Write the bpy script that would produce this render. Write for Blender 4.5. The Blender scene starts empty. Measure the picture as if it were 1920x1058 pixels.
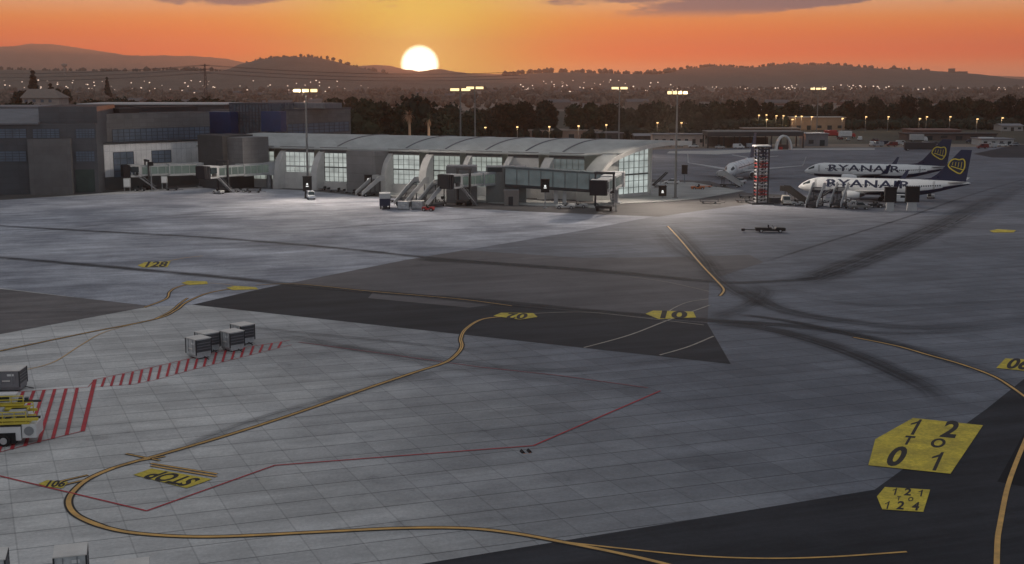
import bpy, bmesh, math, random
from mathutils import Vector, Matrix, noise as mnoise
R = math.radians
rnd = random.Random(7)
scene = bpy.context.scene
COL = scene.collection

# ------------------------------------------------------------------ camera
F, H, HY, IW, IH = 2318.0, 28.5, 150.0, 1920.0, 1058.0
PITCH = math.atan((IH / 2 - HY) / F)
cp, sp = math.cos(PITCH), math.sin(PITCH)
cam = bpy.data.cameras.new('camera')
cam.sensor_fit = 'HORIZONTAL'
cam.sensor_width = 36.0
cam.lens = 36.0 * F / IW
cam.clip_start = 0.5
cam.clip_end = 40000
camo = bpy.data.objects.new('camera', cam)
COL.objects.link(camo)
camo.location = (0, 0, H)
camo.rotation_euler = (math.pi / 2 - PITCH, 0, 0)
scene.camera = camo


def ray(x, y):
    a = (x - IW / 2) / F
    b = (IH / 2 - y) / F
    return Vector((a, cp + b * sp, -sp + b * cp))


def G(x, y, z=0.0):
    """ground (or level z) point that the photograph shows at pixel x, y"""
    r = ray(x, y)
    return Vector((0, 0, H)) + r * ((z - H) / r.z)


def onplane(px, py, O, d):
    """(s, z) on the vertical plane through O along d"""
    r = ray(px, py)
    n = Vector((-d.y, d.x, 0))
    t = (O - Vector((0, 0, H))).dot(n) / r.dot(n)
    P = Vector((0, 0, H)) + r * t
    return (P - O).dot(d), P.z


def atdist(px, Y):
    """ground x under pixel column px at distance Y"""
    r = ray(px, 200)
    return r.x / r.y * Y


def zat(py, Y):
    r = ray(960, py)
    return H + r.z / r.y * Y


# ------------------------------------------------------------------ world
SUN = ray(787, 121).normalized()
world = bpy.data.worlds.new('World')
scene.world = world
world.use_nodes = True
wt = world.node_tree
for n in list(wt.nodes):
    wt.nodes.remove(n)


class NT:
    def __init__(self, tree):
        self.t = tree

    def n(self, typ, **kw):
        nd = self.t.nodes.new(typ)
        for k, v in kw.items():
            setattr(nd, k, v)
        return nd

    def l(self, a, b):
        self.t.links.new(a, b)

    def put(self, sock, v):
        if hasattr(v, 'is_output') or isinstance(v, bpy.types.NodeSocket):
            self.l(v, sock)
        else:
            sock.default_value = v

    def math(self, op, a, b=None, c=None, clamp=False):
        nd = self.n('ShaderNodeMath', operation=op)
        nd.use_clamp = clamp
        self.put(nd.inputs[0], a)
        if b is not None:
            self.put(nd.inputs[1], b)
        if c is not None:
            self.put(nd.inputs[2], c)
        return nd.outputs[0]

    def vmath(self, op, a, b=None):
        nd = self.n('ShaderNodeVectorMath', operation=op)
        self.put(nd.inputs[0], a)
        if b is not None:
            self.put(nd.inputs[1], b)
        return nd.outputs['Value'] if op in ('DOT_PRODUCT', 'LENGTH') else nd.outputs[0]

    def ramp(self, fac, stops, interp='LINEAR'):
        nd = self.n('ShaderNodeValToRGB')
        cr = nd.color_ramp
        cr.interpolation = interp
        while len(cr.elements) > 1:
            cr.elements.remove(cr.elements[-1])
        for i, (p, c) in enumerate(stops):
            e = cr.elements[0] if i == 0 else cr.elements.new(p)
            e.position = p
            e.color = (*c, 1) if len(c) == 3 else c
        self.put(nd.inputs[0], fac)
        return nd.outputs[0]

    def maprange(self, v, a, b, c=0.0, d=1.0, smooth=True):
        nd = self.n('ShaderNodeMapRange')
        nd.interpolation_type = 'SMOOTHSTEP' if smooth else 'LINEAR'
        self.put(nd.inputs[0], v)
        for i, x in enumerate((a, b, c, d)):
            nd.inputs[i + 1].default_value = x
        return nd.outputs[0]

    def mix(self, fac, a, b, blend='MIX'):
        nd = self.n('ShaderNodeMix', data_type='RGBA', blend_type=blend)
        self.put(nd.inputs[0], fac)
        ca = [s for s in nd.inputs if s.type == 'RGBA']
        for s, v in zip(ca, (a, b)):
            if isinstance(v, (tuple, list)):
                s.default_value = (*v, 1) if len(v) == 3 else v
            else:
                self.l(v, s)
        return [s for s in nd.outputs if s.type == 'RGBA'][0]

    def noise(self, vec, scale, detail=4, rough=0.55):
        nd = self.n('ShaderNodeTexNoise')
        nd.inputs['Scale'].default_value = scale
        nd.inputs['Detail'].default_value = detail
        nd.inputs['Roughness'].default_value = rough
        if vec is not None:
            self.l(vec, nd.inputs['Vector'])
        return nd.outputs[0]


w = NT(wt)
tc = w.n('ShaderNodeTexCoord')
dirv = w.vmath('NORMALIZE', tc.outputs['Generated'])
sx = w.n('ShaderNodeSeparateXYZ')
w.l(dirv, sx.inputs[0])
zz = sx.outputs[2]
horizon = w.ramp(zz, [
    (0.0, (1.0, 0.38, 0.22)), (0.010, (1.05, 0.30, 0.13)), (0.017, (1.1, 0.145, 0.02)),
    (0.024, (1.14, 0.10, 0.0)), (0.034, (1.06, 0.16, 0.01)), (0.048, (0.93, 0.28, 0.06)),
    (0.062, (0.80, 0.44, 0.24)), (0.10, (0.50, 0.34, 0.28)), (0.20, (0.34, 0.31, 0.33)),
    (0.5, (0.32, 0.33, 0.345)), (1.0, (0.30, 0.32, 0.34))])
away = w.ramp(zz, [(0.0, (0.47, 0.455, 0.47)), (0.12, (0.56, 0.545, 0.56)), (0.4, (0.37, 0.38, 0.405)),
                   (1.0, (0.30, 0.32, 0.34))])
shx = Vector((SUN.x, SUN.y, 0)).normalized()
hv = w.n('ShaderNodeCombineXYZ')
w.l(sx.outputs[0], hv.inputs[0])
w.l(sx.outputs[1], hv.inputs[1])
hn = w.vmath('NORMALIZE', hv.outputs[0])
az = w.vmath('DOT_PRODUCT', hn, tuple(shx))
azf = w.maprange(az, -0.1, 0.75)
sky = w.mix(azf, away, horizon)
# angle to the sun
cs = w.vmath('DOT_PRODUCT', dirv, tuple(SUN))
ang = w.math('ARCCOSINE', w.math('MINIMUM', cs, 0.9999999))
side = w.vmath('DOT_PRODUCT', hn, (-shx.y, shx.x, 0.0))
sg = w.math('POWER', w.math('DIVIDE', side, 0.095), 2.0)
upg = w.math('POWER', w.math('DIVIDE', zz, 0.14), 2.0)
gl = w.math('MULTIPLY', w.math('EXPONENT', w.math('MULTIPLY', w.math('ADD', sg, upg), -1.0)), 0.9)
gl = w.math('MULTIPLY', gl, azf)
sky = w.mix(gl, sky, (0.56, 0.48, 0.0))
halo = w.math('EXPONENT', w.math('MULTIPLY', ang, -25.0))
sky = w.mix(w.math('MULTIPLY', halo, 0.9, clamp=True), sky, (1.5, 1.08, 0.28))
# clouds: grey violet banks with soft undersides
cm = w.n('ShaderNodeMapping')
cm.inputs['Scale'].default_value = (7.0, 7.0, 34.0)
cm.inputs['Location'].default_value = (3.3, 0.4, 0.6)
w.l(dirv, cm.inputs[0])
cn = w.noise(cm.outputs[0], 1.0, 5, 0.55)
cbase = w.math('ADD', w.maprange(zz, 0.043, 0.066), w.maprange(side, 0.06, -0.30, -0.22, 0.46))
cmask = w.maprange(w.math('ADD', w.math('MULTIPLY_ADD', cn, 1.9, -0.46), w.math('MULTIPLY', cbase, 0.42)), 0.76, 0.88)
cmask = w.math('MULTIPLY', cmask, w.maprange(zz, 0.046, 0.056))
cmask = w.math('MULTIPLY', cmask, w.maprange(zz, 0.5, 0.25, 0.35, 1.0))
sky = w.mix(w.math('MULTIPLY', cmask, 0.92), sky, (0.06, 0.10, 0.17))
disc = w.maprange(ang, 0.0164, 0.0118)
sky = w.mix(disc, sky, (6.0, 5.2, 3.6))
nish = w.n('ShaderNodeTexSky', sky_type='NISHITA')
nish.sun_disc = False
nish.sun_elevation = R(1.1)
nish.sun_rotation = math.atan2(SUN.x, SUN.y)
bg = w.n('ShaderNodeBackground')
w.l(sky, bg.inputs[0])
bg.inputs[1].default_value = 1.07
bg2 = w.n('ShaderNodeBackground')
w.l(nish.outputs[0], bg2.inputs[0])
bg2.inputs[1].default_value = 0.01
ad = w.n('ShaderNodeAddShader')
w.l(bg.outputs[0], ad.inputs[0])
w.l(bg2.outputs[0], ad.inputs[1])
wo = w.n('ShaderNodeOutputWorld')
w.l(ad.outputs[0], wo.inputs[0])

sun = bpy.data.lights.new('sun', 'SUN')
sun.energy = 1.7
sun.angle = R(0.5)
sun.color = (1.0, 0.33, 0.10)
suno = bpy.data.objects.new('sun', sun)
COL.objects.link(suno)
suno.rotation_euler = (-SUN).to_track_quat('-Z', 'Y').to_euler()

scene.view_settings.view_transform = 'Standard'
scene.view_settings.look = 'None'
scene.view_settings.exposure = 0.0
scene.view_settings.gamma = 1.0
scene.cycles.max_bounces = 5
scene.cycles.diffuse_bounces = 2
scene.cycles.glossy_bounces = 2
scene.cycles.volume_bounces = 0
scene.cycles.transparent_max_bounces = 16

# ------------------------------------------------------------------ materials
MATS = {}


def mat(name, col, rough=0.7, metal=0.0, var=0.15, nscale=0.6, emit=None, estr=0.0, fine=0.0):
    if name in MATS:
        return MATS[name]
    m = bpy.data.materials.new(name)
    m.use_nodes = True
    t = NT(m.node_tree)
    b = m.node_tree.nodes['Principled BSDF']
    b.inputs['Roughness'].default_value = rough
    b.inputs['Metallic'].default_value = metal
    if var > 0:
        tcd = t.n('ShaderNodeTexCoord')
        nz = t.noise(tcd.outputs['Object'], nscale, 5, 0.6)
        f = t.maprange(nz, 0.3, 0.7, 1 - var, 1 + var, False)
        if fine:
            nz2 = t.noise(tcd.outputs['Object'], nscale * 9, 3, 0.6)
            f = t.math('MULTIPLY', f, t.maprange(nz2, 0.3, 0.7, 1 - fine, 1 + fine, False))
        v = t.n('ShaderNodeVectorMath', operation='SCALE')
        v.inputs[0].default_value = col
        t.l(f, v.inputs['Scale'])
        t.l(v.outputs[0], b.inputs['Base Color'])
        r = t.maprange(nz, 0.3, 0.7, max(0.02, rough - 0.1), min(1, rough + 0.1), False)
        t.l(r, b.inputs['Roughness'])
    else:
        b.inputs['Base Color'].default_value = (*col, 1)
    if emit:
        b.inputs['Emission Color'].default_value = (*emit, 1)
        b.inputs['Emission Strength'].default_value = estr
    MATS[name] = m
    return m


def paving(name, col, col2, joints=True, mott=0.18, big=0.02, jd=0.46, streak=0.0, fine=0.1, falloff_col=None):
    """concrete: slab joints, slab-to-slab tone, mottling"""
    m = bpy.data.materials.new(name)
    m.use_nodes = True
    t = NT(m.node_tree)
    b = m.node_tree.nodes['Principled BSDF']
    b.inputs['Roughness'].default_value = 0.85
    b.inputs['Specular IOR Level'].default_value = 0.25
    geo = t.n('ShaderNodeNewGeometry')
    P = geo.outputs['Position']
    th = R(19.5)
    u = t.vmath('DOT_PRODUCT', P, (math.cos(th) - 0.076 * math.sin(th), math.sin(th) + 0.076 * math.cos(th), 0))
    v = t.vmath('DOT_PRODUCT', P, (-math.sin(th), math.cos(th), 0))
    cx = t.n('ShaderNodeCombineXYZ')
    t.l(t.math('SUBTRACT', u, 4.73 - 330), cx.inputs[0])
    t.l(t.math('SUBTRACT', v, 81.25 - 305), cx.inputs[1])
    st = t.n('ShaderNodeMapping')
    st.inputs['Scale'].default_value = (0.25, 1.0, 1.0)
    t.l(cx.outputs[0], st.inputs[0])
    n1 = t.noise(P, big, 5, 0.62)
    n2 = t.noise(st.outputs[0], 0.35, 5, 0.65)
    n3 = t.noise(P, 4.0, 3, 0.6)
    c = t.mix(t.maprange(n1, 0.35, 0.65), col, col2)
    if falloff_col:
        # light falloff painted into the concrete: darker to the right and away, ragged border
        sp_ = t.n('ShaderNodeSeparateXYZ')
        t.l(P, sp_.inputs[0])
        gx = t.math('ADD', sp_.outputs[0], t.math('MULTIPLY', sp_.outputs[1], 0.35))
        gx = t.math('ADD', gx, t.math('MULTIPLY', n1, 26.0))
        c = t.mix(t.maprange(gx, 8.0, 72.0), c, falloff_col)
    k = t.maprange(n2, 0.25, 0.75, 1 - mott, 1 + mott, False)
    k = t.math('MULTIPLY', k, t.maprange(n3, 0.3, 0.7, 1 - fine, 1 + fine, False))
    if streak:
        sm = t.n('ShaderNodeMapping')
        sm.inputs['Scale'].default_value = (0.02, 0.3, 1.0)
        sm.inputs['Rotation'].default_value = (0, 0, R(12))
        t.l(cx.outputs[0], sm.inputs[0])
        n4 = t.noise(sm.outputs[0], 1.0, 6, 0.7)
        k = t.math('MULTIPLY', k, t.maprange(n4, 0.35, 0.65, 1 - streak, 1 + streak, False))
    # oil and water stains: small ragged dark patches
    n5 = t.noise(P, 0.16, 6, 0.72)
    k = t.math('MULTIPLY', k, t.maprange(n5, 0.58, 0.72, 1.0, 0.74))
    n6 = t.noise(P, 0.055, 6, 0.7)
    k = t.math('MULTIPLY', k, t.maprange(n6, 0.40, 0.62, 0.86, 1.10))
    if joints:
        br = t.n('ShaderNodeTexBrick')
        br.offset = 0.0
        br.inputs['Scale'].default_value = 1.0
        br.inputs['Mortar Size'].default_value = 0.0
        br.inputs['Brick Width'].default_value = 3.3
        br.inputs['Row Height'].default_value = 3.05
        br.inputs['Color1'].default_value = (0.91, 0.91, 0.91, 1)
        br.inputs['Color2'].default_value = (1.07, 1.07, 1.06, 1)
        br.inputs['Mortar'].default_value = (jd, jd, jd, 1)
        t.l(cx.outputs[0], br.inputs['Vector'])
        c = t.mix(1.0, c, br.outputs['Color'], 'MULTIPLY')
        # open joints: the long rows are wider and dirtier than the cross joints
        sc_ = t.n('ShaderNodeSeparateXYZ')
        t.l(cx.outputs[0], sc_.inputs[0])
        for ax, per, hw, dk in ((1, 3.05, 0.055, jd), (0, 3.3, 0.045, 1 - (1 - jd) * .42)):
            q = t.math('PINGPONG', sc_.outputs[ax], per / 2)
            k = t.math('MULTIPLY', k, t.maprange(q, hw * .5, hw * 1.6, dk, 1.0))
    vs = t.n('ShaderNodeVectorMath', operation='SCALE')
    t.l(c, vs.inputs[0])
    t.l(k, vs.inputs['Scale'])
    t.l(vs.outputs[0], b.inputs['Base Color'])
    return m


def facade_mat(name, col, pw=1.2, ph=1.2, jd=0.6, var=0.12):
    """cladding panels in object space (x along the wall, z up)"""
    m = bpy.data.materials.new(name)
    m.use_nodes = True
    t = NT(m.node_tree)
    b = m.node_tree.nodes['Principled BSDF']
    b.inputs['Roughness'].default_value = 0.7
    tcd = t.n('ShaderNodeTexCoord')
    s = t.n('ShaderNodeSeparateXYZ')
    t.l(tcd.outputs['Object'], s.inputs[0])
    cx = t.n('ShaderNodeCombineXYZ')
    t.l(t.math('ADD', t.math('ADD', s.outputs[0], s.outputs[1]), 500.0), cx.inputs[0])
    t.l(t.math('ADD', s.outputs[2], 50.0), cx.inputs[1])
    br = t.n('ShaderNodeTexBrick')
    br.offset = 0.0
    br.inputs['Scale'].default_value = 1.0
    br.inputs['Mortar Size'].default_value = 0.05
    br.inputs['Brick Width'].default_value = pw
    br.inputs['Row Height'].default_value = ph
    br.inputs['Color1'].default_value = (*[x * (1 - var) for x in col], 1)
    br.inputs['Color2'].default_value = (*[x * (1 + var) for x in col], 1)
    br.inputs['Mortar'].default_value = (*[x * jd for x in col], 1)
    t.l(cx.outputs[0], br.inputs['Vector'])
    nz = t.noise(tcd.outputs['Object'], 0.25, 5, 0.6)
    vs = t.n('ShaderNodeVectorMath', operation='SCALE')
    t.l(br.outputs['Color'], vs.inputs[0])
    t.l(t.maprange(nz, 0.3, 0.7, 0.85, 1.15, False), vs.inputs['Scale'])
    t.l(vs.outputs[0], b.inputs['Base Color'])
    return m


M_white = mat('white_paint', (0.72, 0.72, 0.70), 0.4, var=0.06)
M_plane = mat('aircraft_white', (0.80, 0.80, 0.78), 0.3, var=0.04, nscale=0.3)
M_navy = mat('navy_paint', (0.010, 0.018, 0.055), 0.35, var=0.1)
M_black = mat('black_rubber', (0.012, 0.012, 0.013), 0.8, var=0.2)
M_dark = mat('dark_metal', (0.04, 0.042, 0.046), 0.55, 0.2, var=0.2)
M_steel = mat('grey_steel', (0.28, 0.29, 0.30), 0.45, 0.4, var=0.15)
M_lgrey = mat('light_grey_paint', (0.48, 0.48, 0.47), 0.5, var=0.1)
M_mgrey = mat('mid_grey_paint', (0.20, 0.20, 0.21), 0.55, var=0.15)
M_glass = mat('dark_glass', (0.03, 0.045, 0.05), 0.08, var=0.1)
M_yellow = mat('yellow_paint', (0.70, 0.55, 0.07), 0.5, var=0.12)
M_yline = mat('line_yellow', (0.70, 0.40, 0.12), 0.75, var=0.25, nscale=0.8)
M_ysign = mat('sign_yellow', (0.62, 0.47, 0.055), 0.8, var=0.28, nscale=0.45, fine=.22)
M_blk = mat('line_black', (0.03, 0.026, 0.022), 0.85, var=0.25, nscale=0.8)
M_red = mat('line_red', (0.48, 0.04, 0.05), 0.8, var=0.25, nscale=0.7)
M_redp = mat('red_paint', (0.45, 0.035, 0.03), 0.5, var=0.1)
M_orange = mat('orange_paint', (0.55, 0.16, 0.05), 0.5, var=0.1)
M_cream = mat('cream_lettering', (0.8, 0.8, 0.76), 0.6, var=0.0)
M_lamp = mat('lamp_glow', (0.9, 0.8, 0.6), 0.5, var=0.0, emit=(1.0, 0.74, 0.33), estr=1.6)
M_slamp = mat('street_lamp_glow', (0.9, 0.8, 0.6), 0.5, var=0.0, emit=(1.0, 0.60, 0.22), estr=2.2)
M_tlight = mat('town_light_glow', (0.9, 0.8, 0.7), 0.5, var=0.0, emit=(1.0, 0.70, 0.52), estr=1.5)
M_dot = mat('indicator_glow', (0.9, 0.9, 0.9), 0.5, var=0.0, emit=(0.9, 0.9, 0.85), estr=0.9)
M_wood = mat('bark', (0.06, 0.045, 0.035), 0.9, var=0.2)


# ------------------------------------------------------------------ mesh helpers
class MB:
    def __init__(self):
        self.v, self.f, self.m = [], [], []

    def add(self, vs, fs, mi=0, mats=None):
        o = len(self.v)
        self.v += [tuple(x) for x in vs]
        for i, f in enumerate(fs):
            self.f.append([o + k for k in f])
            self.m.append(mats[i] if mats else mi)
        return self

    def box(self, x0, x1, y0, y1, z0, z1, mi=0):
        v = [(x, y, z) for z in (z0, z1) for y in (y0, y1) for x in (x0, x1)]
        return self.add(v, [(0, 2, 3, 1), (4, 5, 7, 6), (0, 1, 5, 4), (2, 6, 7, 3), (0, 4, 6, 2), (1, 3, 7, 5)], mi)

    def prism(self, pts, y0, y1, mi=0, axis='y'):
        """polygon in (x,z) extruded along y (or (x,y) along z, (y,z) along x)"""
        n = len(pts)

        def mk(a, b, h):
            return {'y': (a, h, b), 'z': (a, b, h), 'x': (h, a, b)}[axis]
        v = [mk(a, b, y0) for a, b in pts] + [mk(a, b, y1) for a, b in pts]
        f = [tuple(range(n)), tuple(range(2 * n - 1, n - 1, -1))]
        f += [(i, n + i, n + (i + 1) % n, (i + 1) % n) for i in range(n)]
        return self.add(v, f, mi)

    def tube(self, pts, r, seg=8, mi=0, cap=True):
        pts = [Vector(p) for p in pts]
        rs = r if isinstance(r, (list, tuple)) else [r] * len(pts)
        rings = []
        for i, p in enumerate(pts):
            d = (pts[min(i + 1, len(pts) - 1)] - pts[max(i - 1, 0)]).normalized()
            a = d.orthogonal().normalized()
            if abs(d.z) < 0.9:
                a = d.cross(Vector((0, 0, 1))).normalized()
            b = d.cross(a)
            rings.append([p + (a * math.cos(2 * math.pi * k / seg) + b * math.sin(2 * math.pi * k / seg)) * rs[i]
                          for k in range(seg)])
        v = [q for rg in rings for q in rg]
        f = []
        for i in range(len(pts) - 1):
            for k in range(seg):
                k2 = (k + 1) % seg
                f.append((i * seg + k, i * seg + k2, (i + 1) * seg + k2, (i + 1) * seg + k))
        if cap:
            f.append(tuple(range(seg - 1, -1, -1)))
            f.append(tuple((len(pts) - 1) * seg + k for k in range(seg)))
        return self.add(v, f, mi)

    def bar(self, a, b, wd, ht, mi=0):
        a, b = Vector(a), Vector(b)
        d = (b - a).normalized()
        s = d.cross(Vector((0, 0, 1)))
        s = s.normalized() if s.length > 1e-4 else Vector((1, 0, 0))
        u = s.cross(d)
        v = [p + s * (wd / 2 * i) + u * (ht / 2 * j) for p in (a, b) for i, j in ((-1, -1), (1, -1), (1, 1), (-1, 1))]
        return self.add(v, [(3, 2, 1, 0), (4, 5, 6, 7), (0, 1, 5, 4), (1, 2, 6, 5), (2, 3, 7, 6), (3, 0, 4, 7)], mi)

    def wheel(self, x, y, z, r, wd, mi=0, seg=14):
        return self.tube([(x, y - wd / 2, z), (x, y + wd / 2, z)], r, seg, mi)

    def quad(self, a, b, c, d, mi=0):
        return self.add([a, b, c, d], [(0, 1, 2, 3)], mi)

    def build(self, name, mats, parent=None, smooth=False, bevel=0.0):
        me = bpy.data.meshes.new(name)
        me.from_pydata(self.v, [], self.f)
        for m in (mats if isinstance(mats, (list, tuple)) else [mats]):
            me.materials.append(m)
        me.polygons.foreach_set('material_index', self.m)
        bm = bmesh.new()
        bm.from_mesh(me)
        if not all(len(f) < 5 for f in self.f) or True:
            bmesh.ops.recalc_face_normals(bm, faces=bm.faces)
        bm.to_mesh(me)
        bm.free()
        if smooth:
            me.polygons.foreach_set('use_smooth', [True] * len(me.polygons))
        o = bpy.data.objects.new(name, me)
        COL.objects.link(o)
        if parent:
            o.parent = parent
        if bevel:
            bv = o.modifiers.new('bevel', 'BEVEL')
            bv.width = bevel
            bv.segments = 2
            bv.limit_method = 'ANGLE'
        return o


def tag(o, label=None, cat=None, group=None, kind=None):
    if label:
        o['label'] = label
    if cat:
        o['category'] = cat
    if group:
        o['group'] = group
    if kind:
        o['kind'] = kind
    return o


def thing(name, label, cat, loc=(0, 0, 0), rz=0.0, group=None):
    o = bpy.data.objects.new(name, None)
    COL.objects.link(o)
    o.location = loc
    o.rotation_euler = (0, 0, rz)
    return tag(o, label, cat, group)


def copy_tree(o, loc=None, rz=None, label=None, parent=None):
    c = o.copy()
    COL.objects.link(c)
    if parent:
        c.parent = parent
    if loc is not None:
        c.location = loc
    if rz is not None:
        c.rotation_euler = (0, 0, rz)
    if label:
        c['label'] = label
    for ch in list(o.children):
        copy_tree(ch, parent=c)
    return c


def head(d):
    return math.atan2(d.y, d.x)


# ------------------------------------------------------------------ ground sheets
def sheet(name, pts, z, m, kind='structure'):
    """flat polygon through ground points, triangulated"""
    bm = bmesh.new()
    vs = [bm.verts.new((p[0], p[1], z)) for p in pts]
    f = bm.faces.new(vs)
    bmesh.ops.triangulate(bm, faces=[f])
    me = bpy.data.meshes.new(name)
    bmesh.ops.recalc_face_normals(bm, faces=bm.faces)
    if bm.faces[:][0].normal.z < 0:
        bmesh.ops.reverse_faces(bm, faces=bm.faces[:])
    bm.to_mesh(me)
    bm.free()
    me.materials.append(m)
    o = bpy.data.objects.new(name, me)
    COL.objects.link(o)
    return tag(o, kind=kind)


def px(*ps):
    return [G(*p) for p in ps]


M_soil = mat('airfield_soil', (0.22, 0.175, 0.135), 0.95, var=0.4, nscale=0.01, fine=0.25)
M_apron = paving('apron_concrete', (0.66, 0.64, 0.61), (0.56, 0.545, 0.525), streak=0.12, falloff_col=(0.178, 0.186, 0.212))
M_apronl = paving('apron_concrete_mottled', (0.47, 0.478, 0.515), (0.25, 0.26, 0.295), joints=False, mott=0.34, big=0.045,
                  fine=0.22, streak=0.16)
M_aspb = paving('asphalt_brown', (0.150, 0.138, 0.140), (0.125, 0.116, 0.120), joints=False, mott=0.14, streak=0.15)
M_aspk = paving('asphalt_black', (0.030, 0.031, 0.036), (0.040, 0.041, 0.047), joints=False, mott=0.32, streak=0.3)
M_aspd = paving('asphalt_deep_black', (0.010, 0.010, 0.012), (0.014, 0.014, 0.016), joints=False, mott=0.06)
M_road = paving('service_road_asphalt', (0.105, 0.10, 0.098), (0.085, 0.082, 0.08), joints=False, mott=0.2)
M_walk = paving('pale_pavement', (0.42, 0.42, 0.40), (0.36, 0.36, 0.345), jd=0.8)

sheet('ground', [(-9000, -90), (9000, -90), (9000, 13400), (-9000, 13400)], 0.0, M_soil)
sheet('grass', [(-700, 560), (900, 560), (1200, 1150), (-900, 1150)], 0.03, mat('dry_grass', (.045, .045, .028), .95, var=.4, nscale=.02, fine=.3))
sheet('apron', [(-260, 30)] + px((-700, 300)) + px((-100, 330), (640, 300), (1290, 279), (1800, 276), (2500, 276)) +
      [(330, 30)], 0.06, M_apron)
sheet('mottled_apron', px((-40, 376), (240, 364), (390, 352), (620, 352), (860, 372), (1240, 404), (1090, 433), (760, 489),
                          (480, 545), (360, 573), (285, 576), (-40, 536)), 0.064, M_apronl)
sheet('brown_asphalt', px((360, 572.5), (480, 544.5), (760, 488.5), (870, 470), (1090, 484.5), (1270, 483), (1405, 478.5),
                          (1432, 492.5), (1340, 523), (1330, 530), (1326.5, 608), (1371.5, 684.5)), 0.068, M_aspb)
sheet('black_asphalt', px((362, 572.3), (480, 545), (535, 533), (700, 549), (690, 560), (880, 578), (935, 571), (1080, 586), (1325.5, 607),
                          (1370, 684)), 0.072, M_aspk)
sheet('side_asphalt', px((-120, 529), (285, 575), (0, 628), (-120, 650)), 0.068, paving('asphalt_pale_brown', (0.20, 0.18, 0.172), (0.165, 0.15, 0.148), joints=False, mott=0.2, streak=0.25))
sheet('corner_asphalt', px((800, 1058), (1640, 920), (1850, 768), (1920, 712), (2200, 640), (2500, 1300), (300, 1140)), 0.070, M_aspk)
sheet('dark_taxiway', px((1870, 905), (1903, 845), (1960, 740), (2300, 640), (2300, 990)), 0.074, M_aspd)
sheet('far_taxiway', px((1825, 289), (1905, 272), (2100, 268), (2100, 298), (1860, 296)), 0.068, M_aspk)
sheet('pale_shoulder', px((1250, 288), (1345, 290), (1480, 281.5), (1640, 281), (1640, 279), (1480, 279), (1330, 283), (1255, 284)), 0.069,
      mat('pale_concrete', (0.5, 0.48, 0.45), 0.9, var=0.15))
sheet('service_road', px((-60, 380), (140, 367), (250, 358), (390, 350), (560, 357), (680, 368), (760, 374), (850, 390), (1000, 398), (1150, 404),
                         (1235, 407), (1310, 396), (1400, 384), (1500, 378), (1500, 368), (1400, 362), (1330, 340), (640, 320), (-60, 335)), 0.068, M_road)
wk = MB()
pw = px((1125, 387), (1180, 382.5), (1250, 379), (1310, 374), (1395, 359), (1345, 352), (1300, 343), (1225, 343), (1100, 368))
wk.prism([(p.x, p.y) for p in pw], 0.05, 0.19, 0, 'z')
tag(wk.build('pavement', M_walk), kind='structure')
wk = MB()
pw = px((500, 353.5), (640, 357), (720, 368), (860, 378), (1010, 387), (1120, 391.5), (1120, 386), (640, 348), (500, 345))
wk.prism([(p.x, p.y) for p in pw], 0.05, 0.19, 0, 'z')
tag(wk.build('pavement', M_walk), kind='structure')


# ------------------------------------------------------------------ lines
def spline(pts, sub=8):
    P = [Vector((p[0], p[1], 0)) for p in pts]
    out = []
    for i in range(len(P) - 1):
        p0, p1, p2, p3 = P[max(i - 1, 0)], P[i], P[i + 1], P[min(i + 2, len(P) - 1)]
        for k in range(sub):
            t = k / sub
            out.append(0.5 * ((2 * p1) + (p2 - p0) * t + (2 * p0 - 5 * p1 + 4 * p2 - p3) * t * t +
                              (3 * p1 - p0 - 3 * p2 + p3) * t ** 3))
    out.append(P[-1])
    return out


def ribbon(mb, pts, wd, z, mi=0, off=0.0, curved=True):
    pts = spline(pts) if curved else [Vector((p[0], p[1], 0)) for p in pts]
    L = []
    for i, p in enumerate(pts):
        d = pts[min(i + 1, len(pts) - 1)] - pts[max(i - 1, 0)]
        n = Vector((-d.y, d.x, 0)).normalized()
        L.append((p + n * (off - wd / 2), p + n * (off + wd / 2)))
    v = []
    for a, b in L:
        v += [(a.x, a.y, z), (b.x, b.y, z)]
    mb.add(v, [(2 * i, 2 * i + 2, 2 * i + 3, 2 * i + 1) for i in range(len(pts) - 1)], mi)


# rubber streaks with soft edges: wear on the concrete, each with its own course
def streak_mat():
    m = bpy.data.materials.new('tyre_rubber_wear')
    m.use_nodes = True
    t = NT(m.node_tree)
    nd = m.node_tree.nodes
    b = nd['Principled BSDF']
    b.inputs['Base Color'].default_value = (0.022, 0.022, 0.026, 1)
    b.inputs['Roughness'].default_value = 0.8
    at = t.n('ShaderNodeAttribute')
    at.attribute_name = 'fade'
    geo = t.n('ShaderNodeNewGeometry')
    mp = t.n('ShaderNodeMapping')
    mp.inputs['Scale'].default_value = (0.1, 0.1, 0.1)
    t.l(geo.outputs['Position'], mp.inputs[0])
    nz = t.noise(mp.outputs[0], 2.0, 5, 0.6)
    a = t.math('MULTIPLY', at.outputs['Fac'], t.maprange(nz, 0.3, 0.65, 0.55, 1.1, False), clamp=True)
    cu = t.n('ShaderNodeAttribute')
    cu.attribute_name = 'course'
    mp2 = t.n('ShaderNodeMapping')
    mp2.inputs['Scale'].default_value = (2.6, .012, 1.0)
    t.l(cu.outputs['Vector'], mp2.inputs[0])
    n2 = t.noise(mp2.outputs[0], 1.0, 5, .7)
    a = t.math('MULTIPLY', a, t.maprange(n2,   .36, .64, .35, 1.45, False), clamp=True)
    tr = t.n('ShaderNodeBsdfTransparent')
    mx = t.n('ShaderNodeMixShader')
    t.l(a, mx.inputs[0])
    t.l(tr.outputs[0], mx.inputs[1])
    t.l(b.outputs[0], mx.inputs[2])
    t.l(mx.outputs[0], nd['Material Output'].inputs[0])
    return m


M_wear = streak_mat()
WEAR_N = [0]


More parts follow.
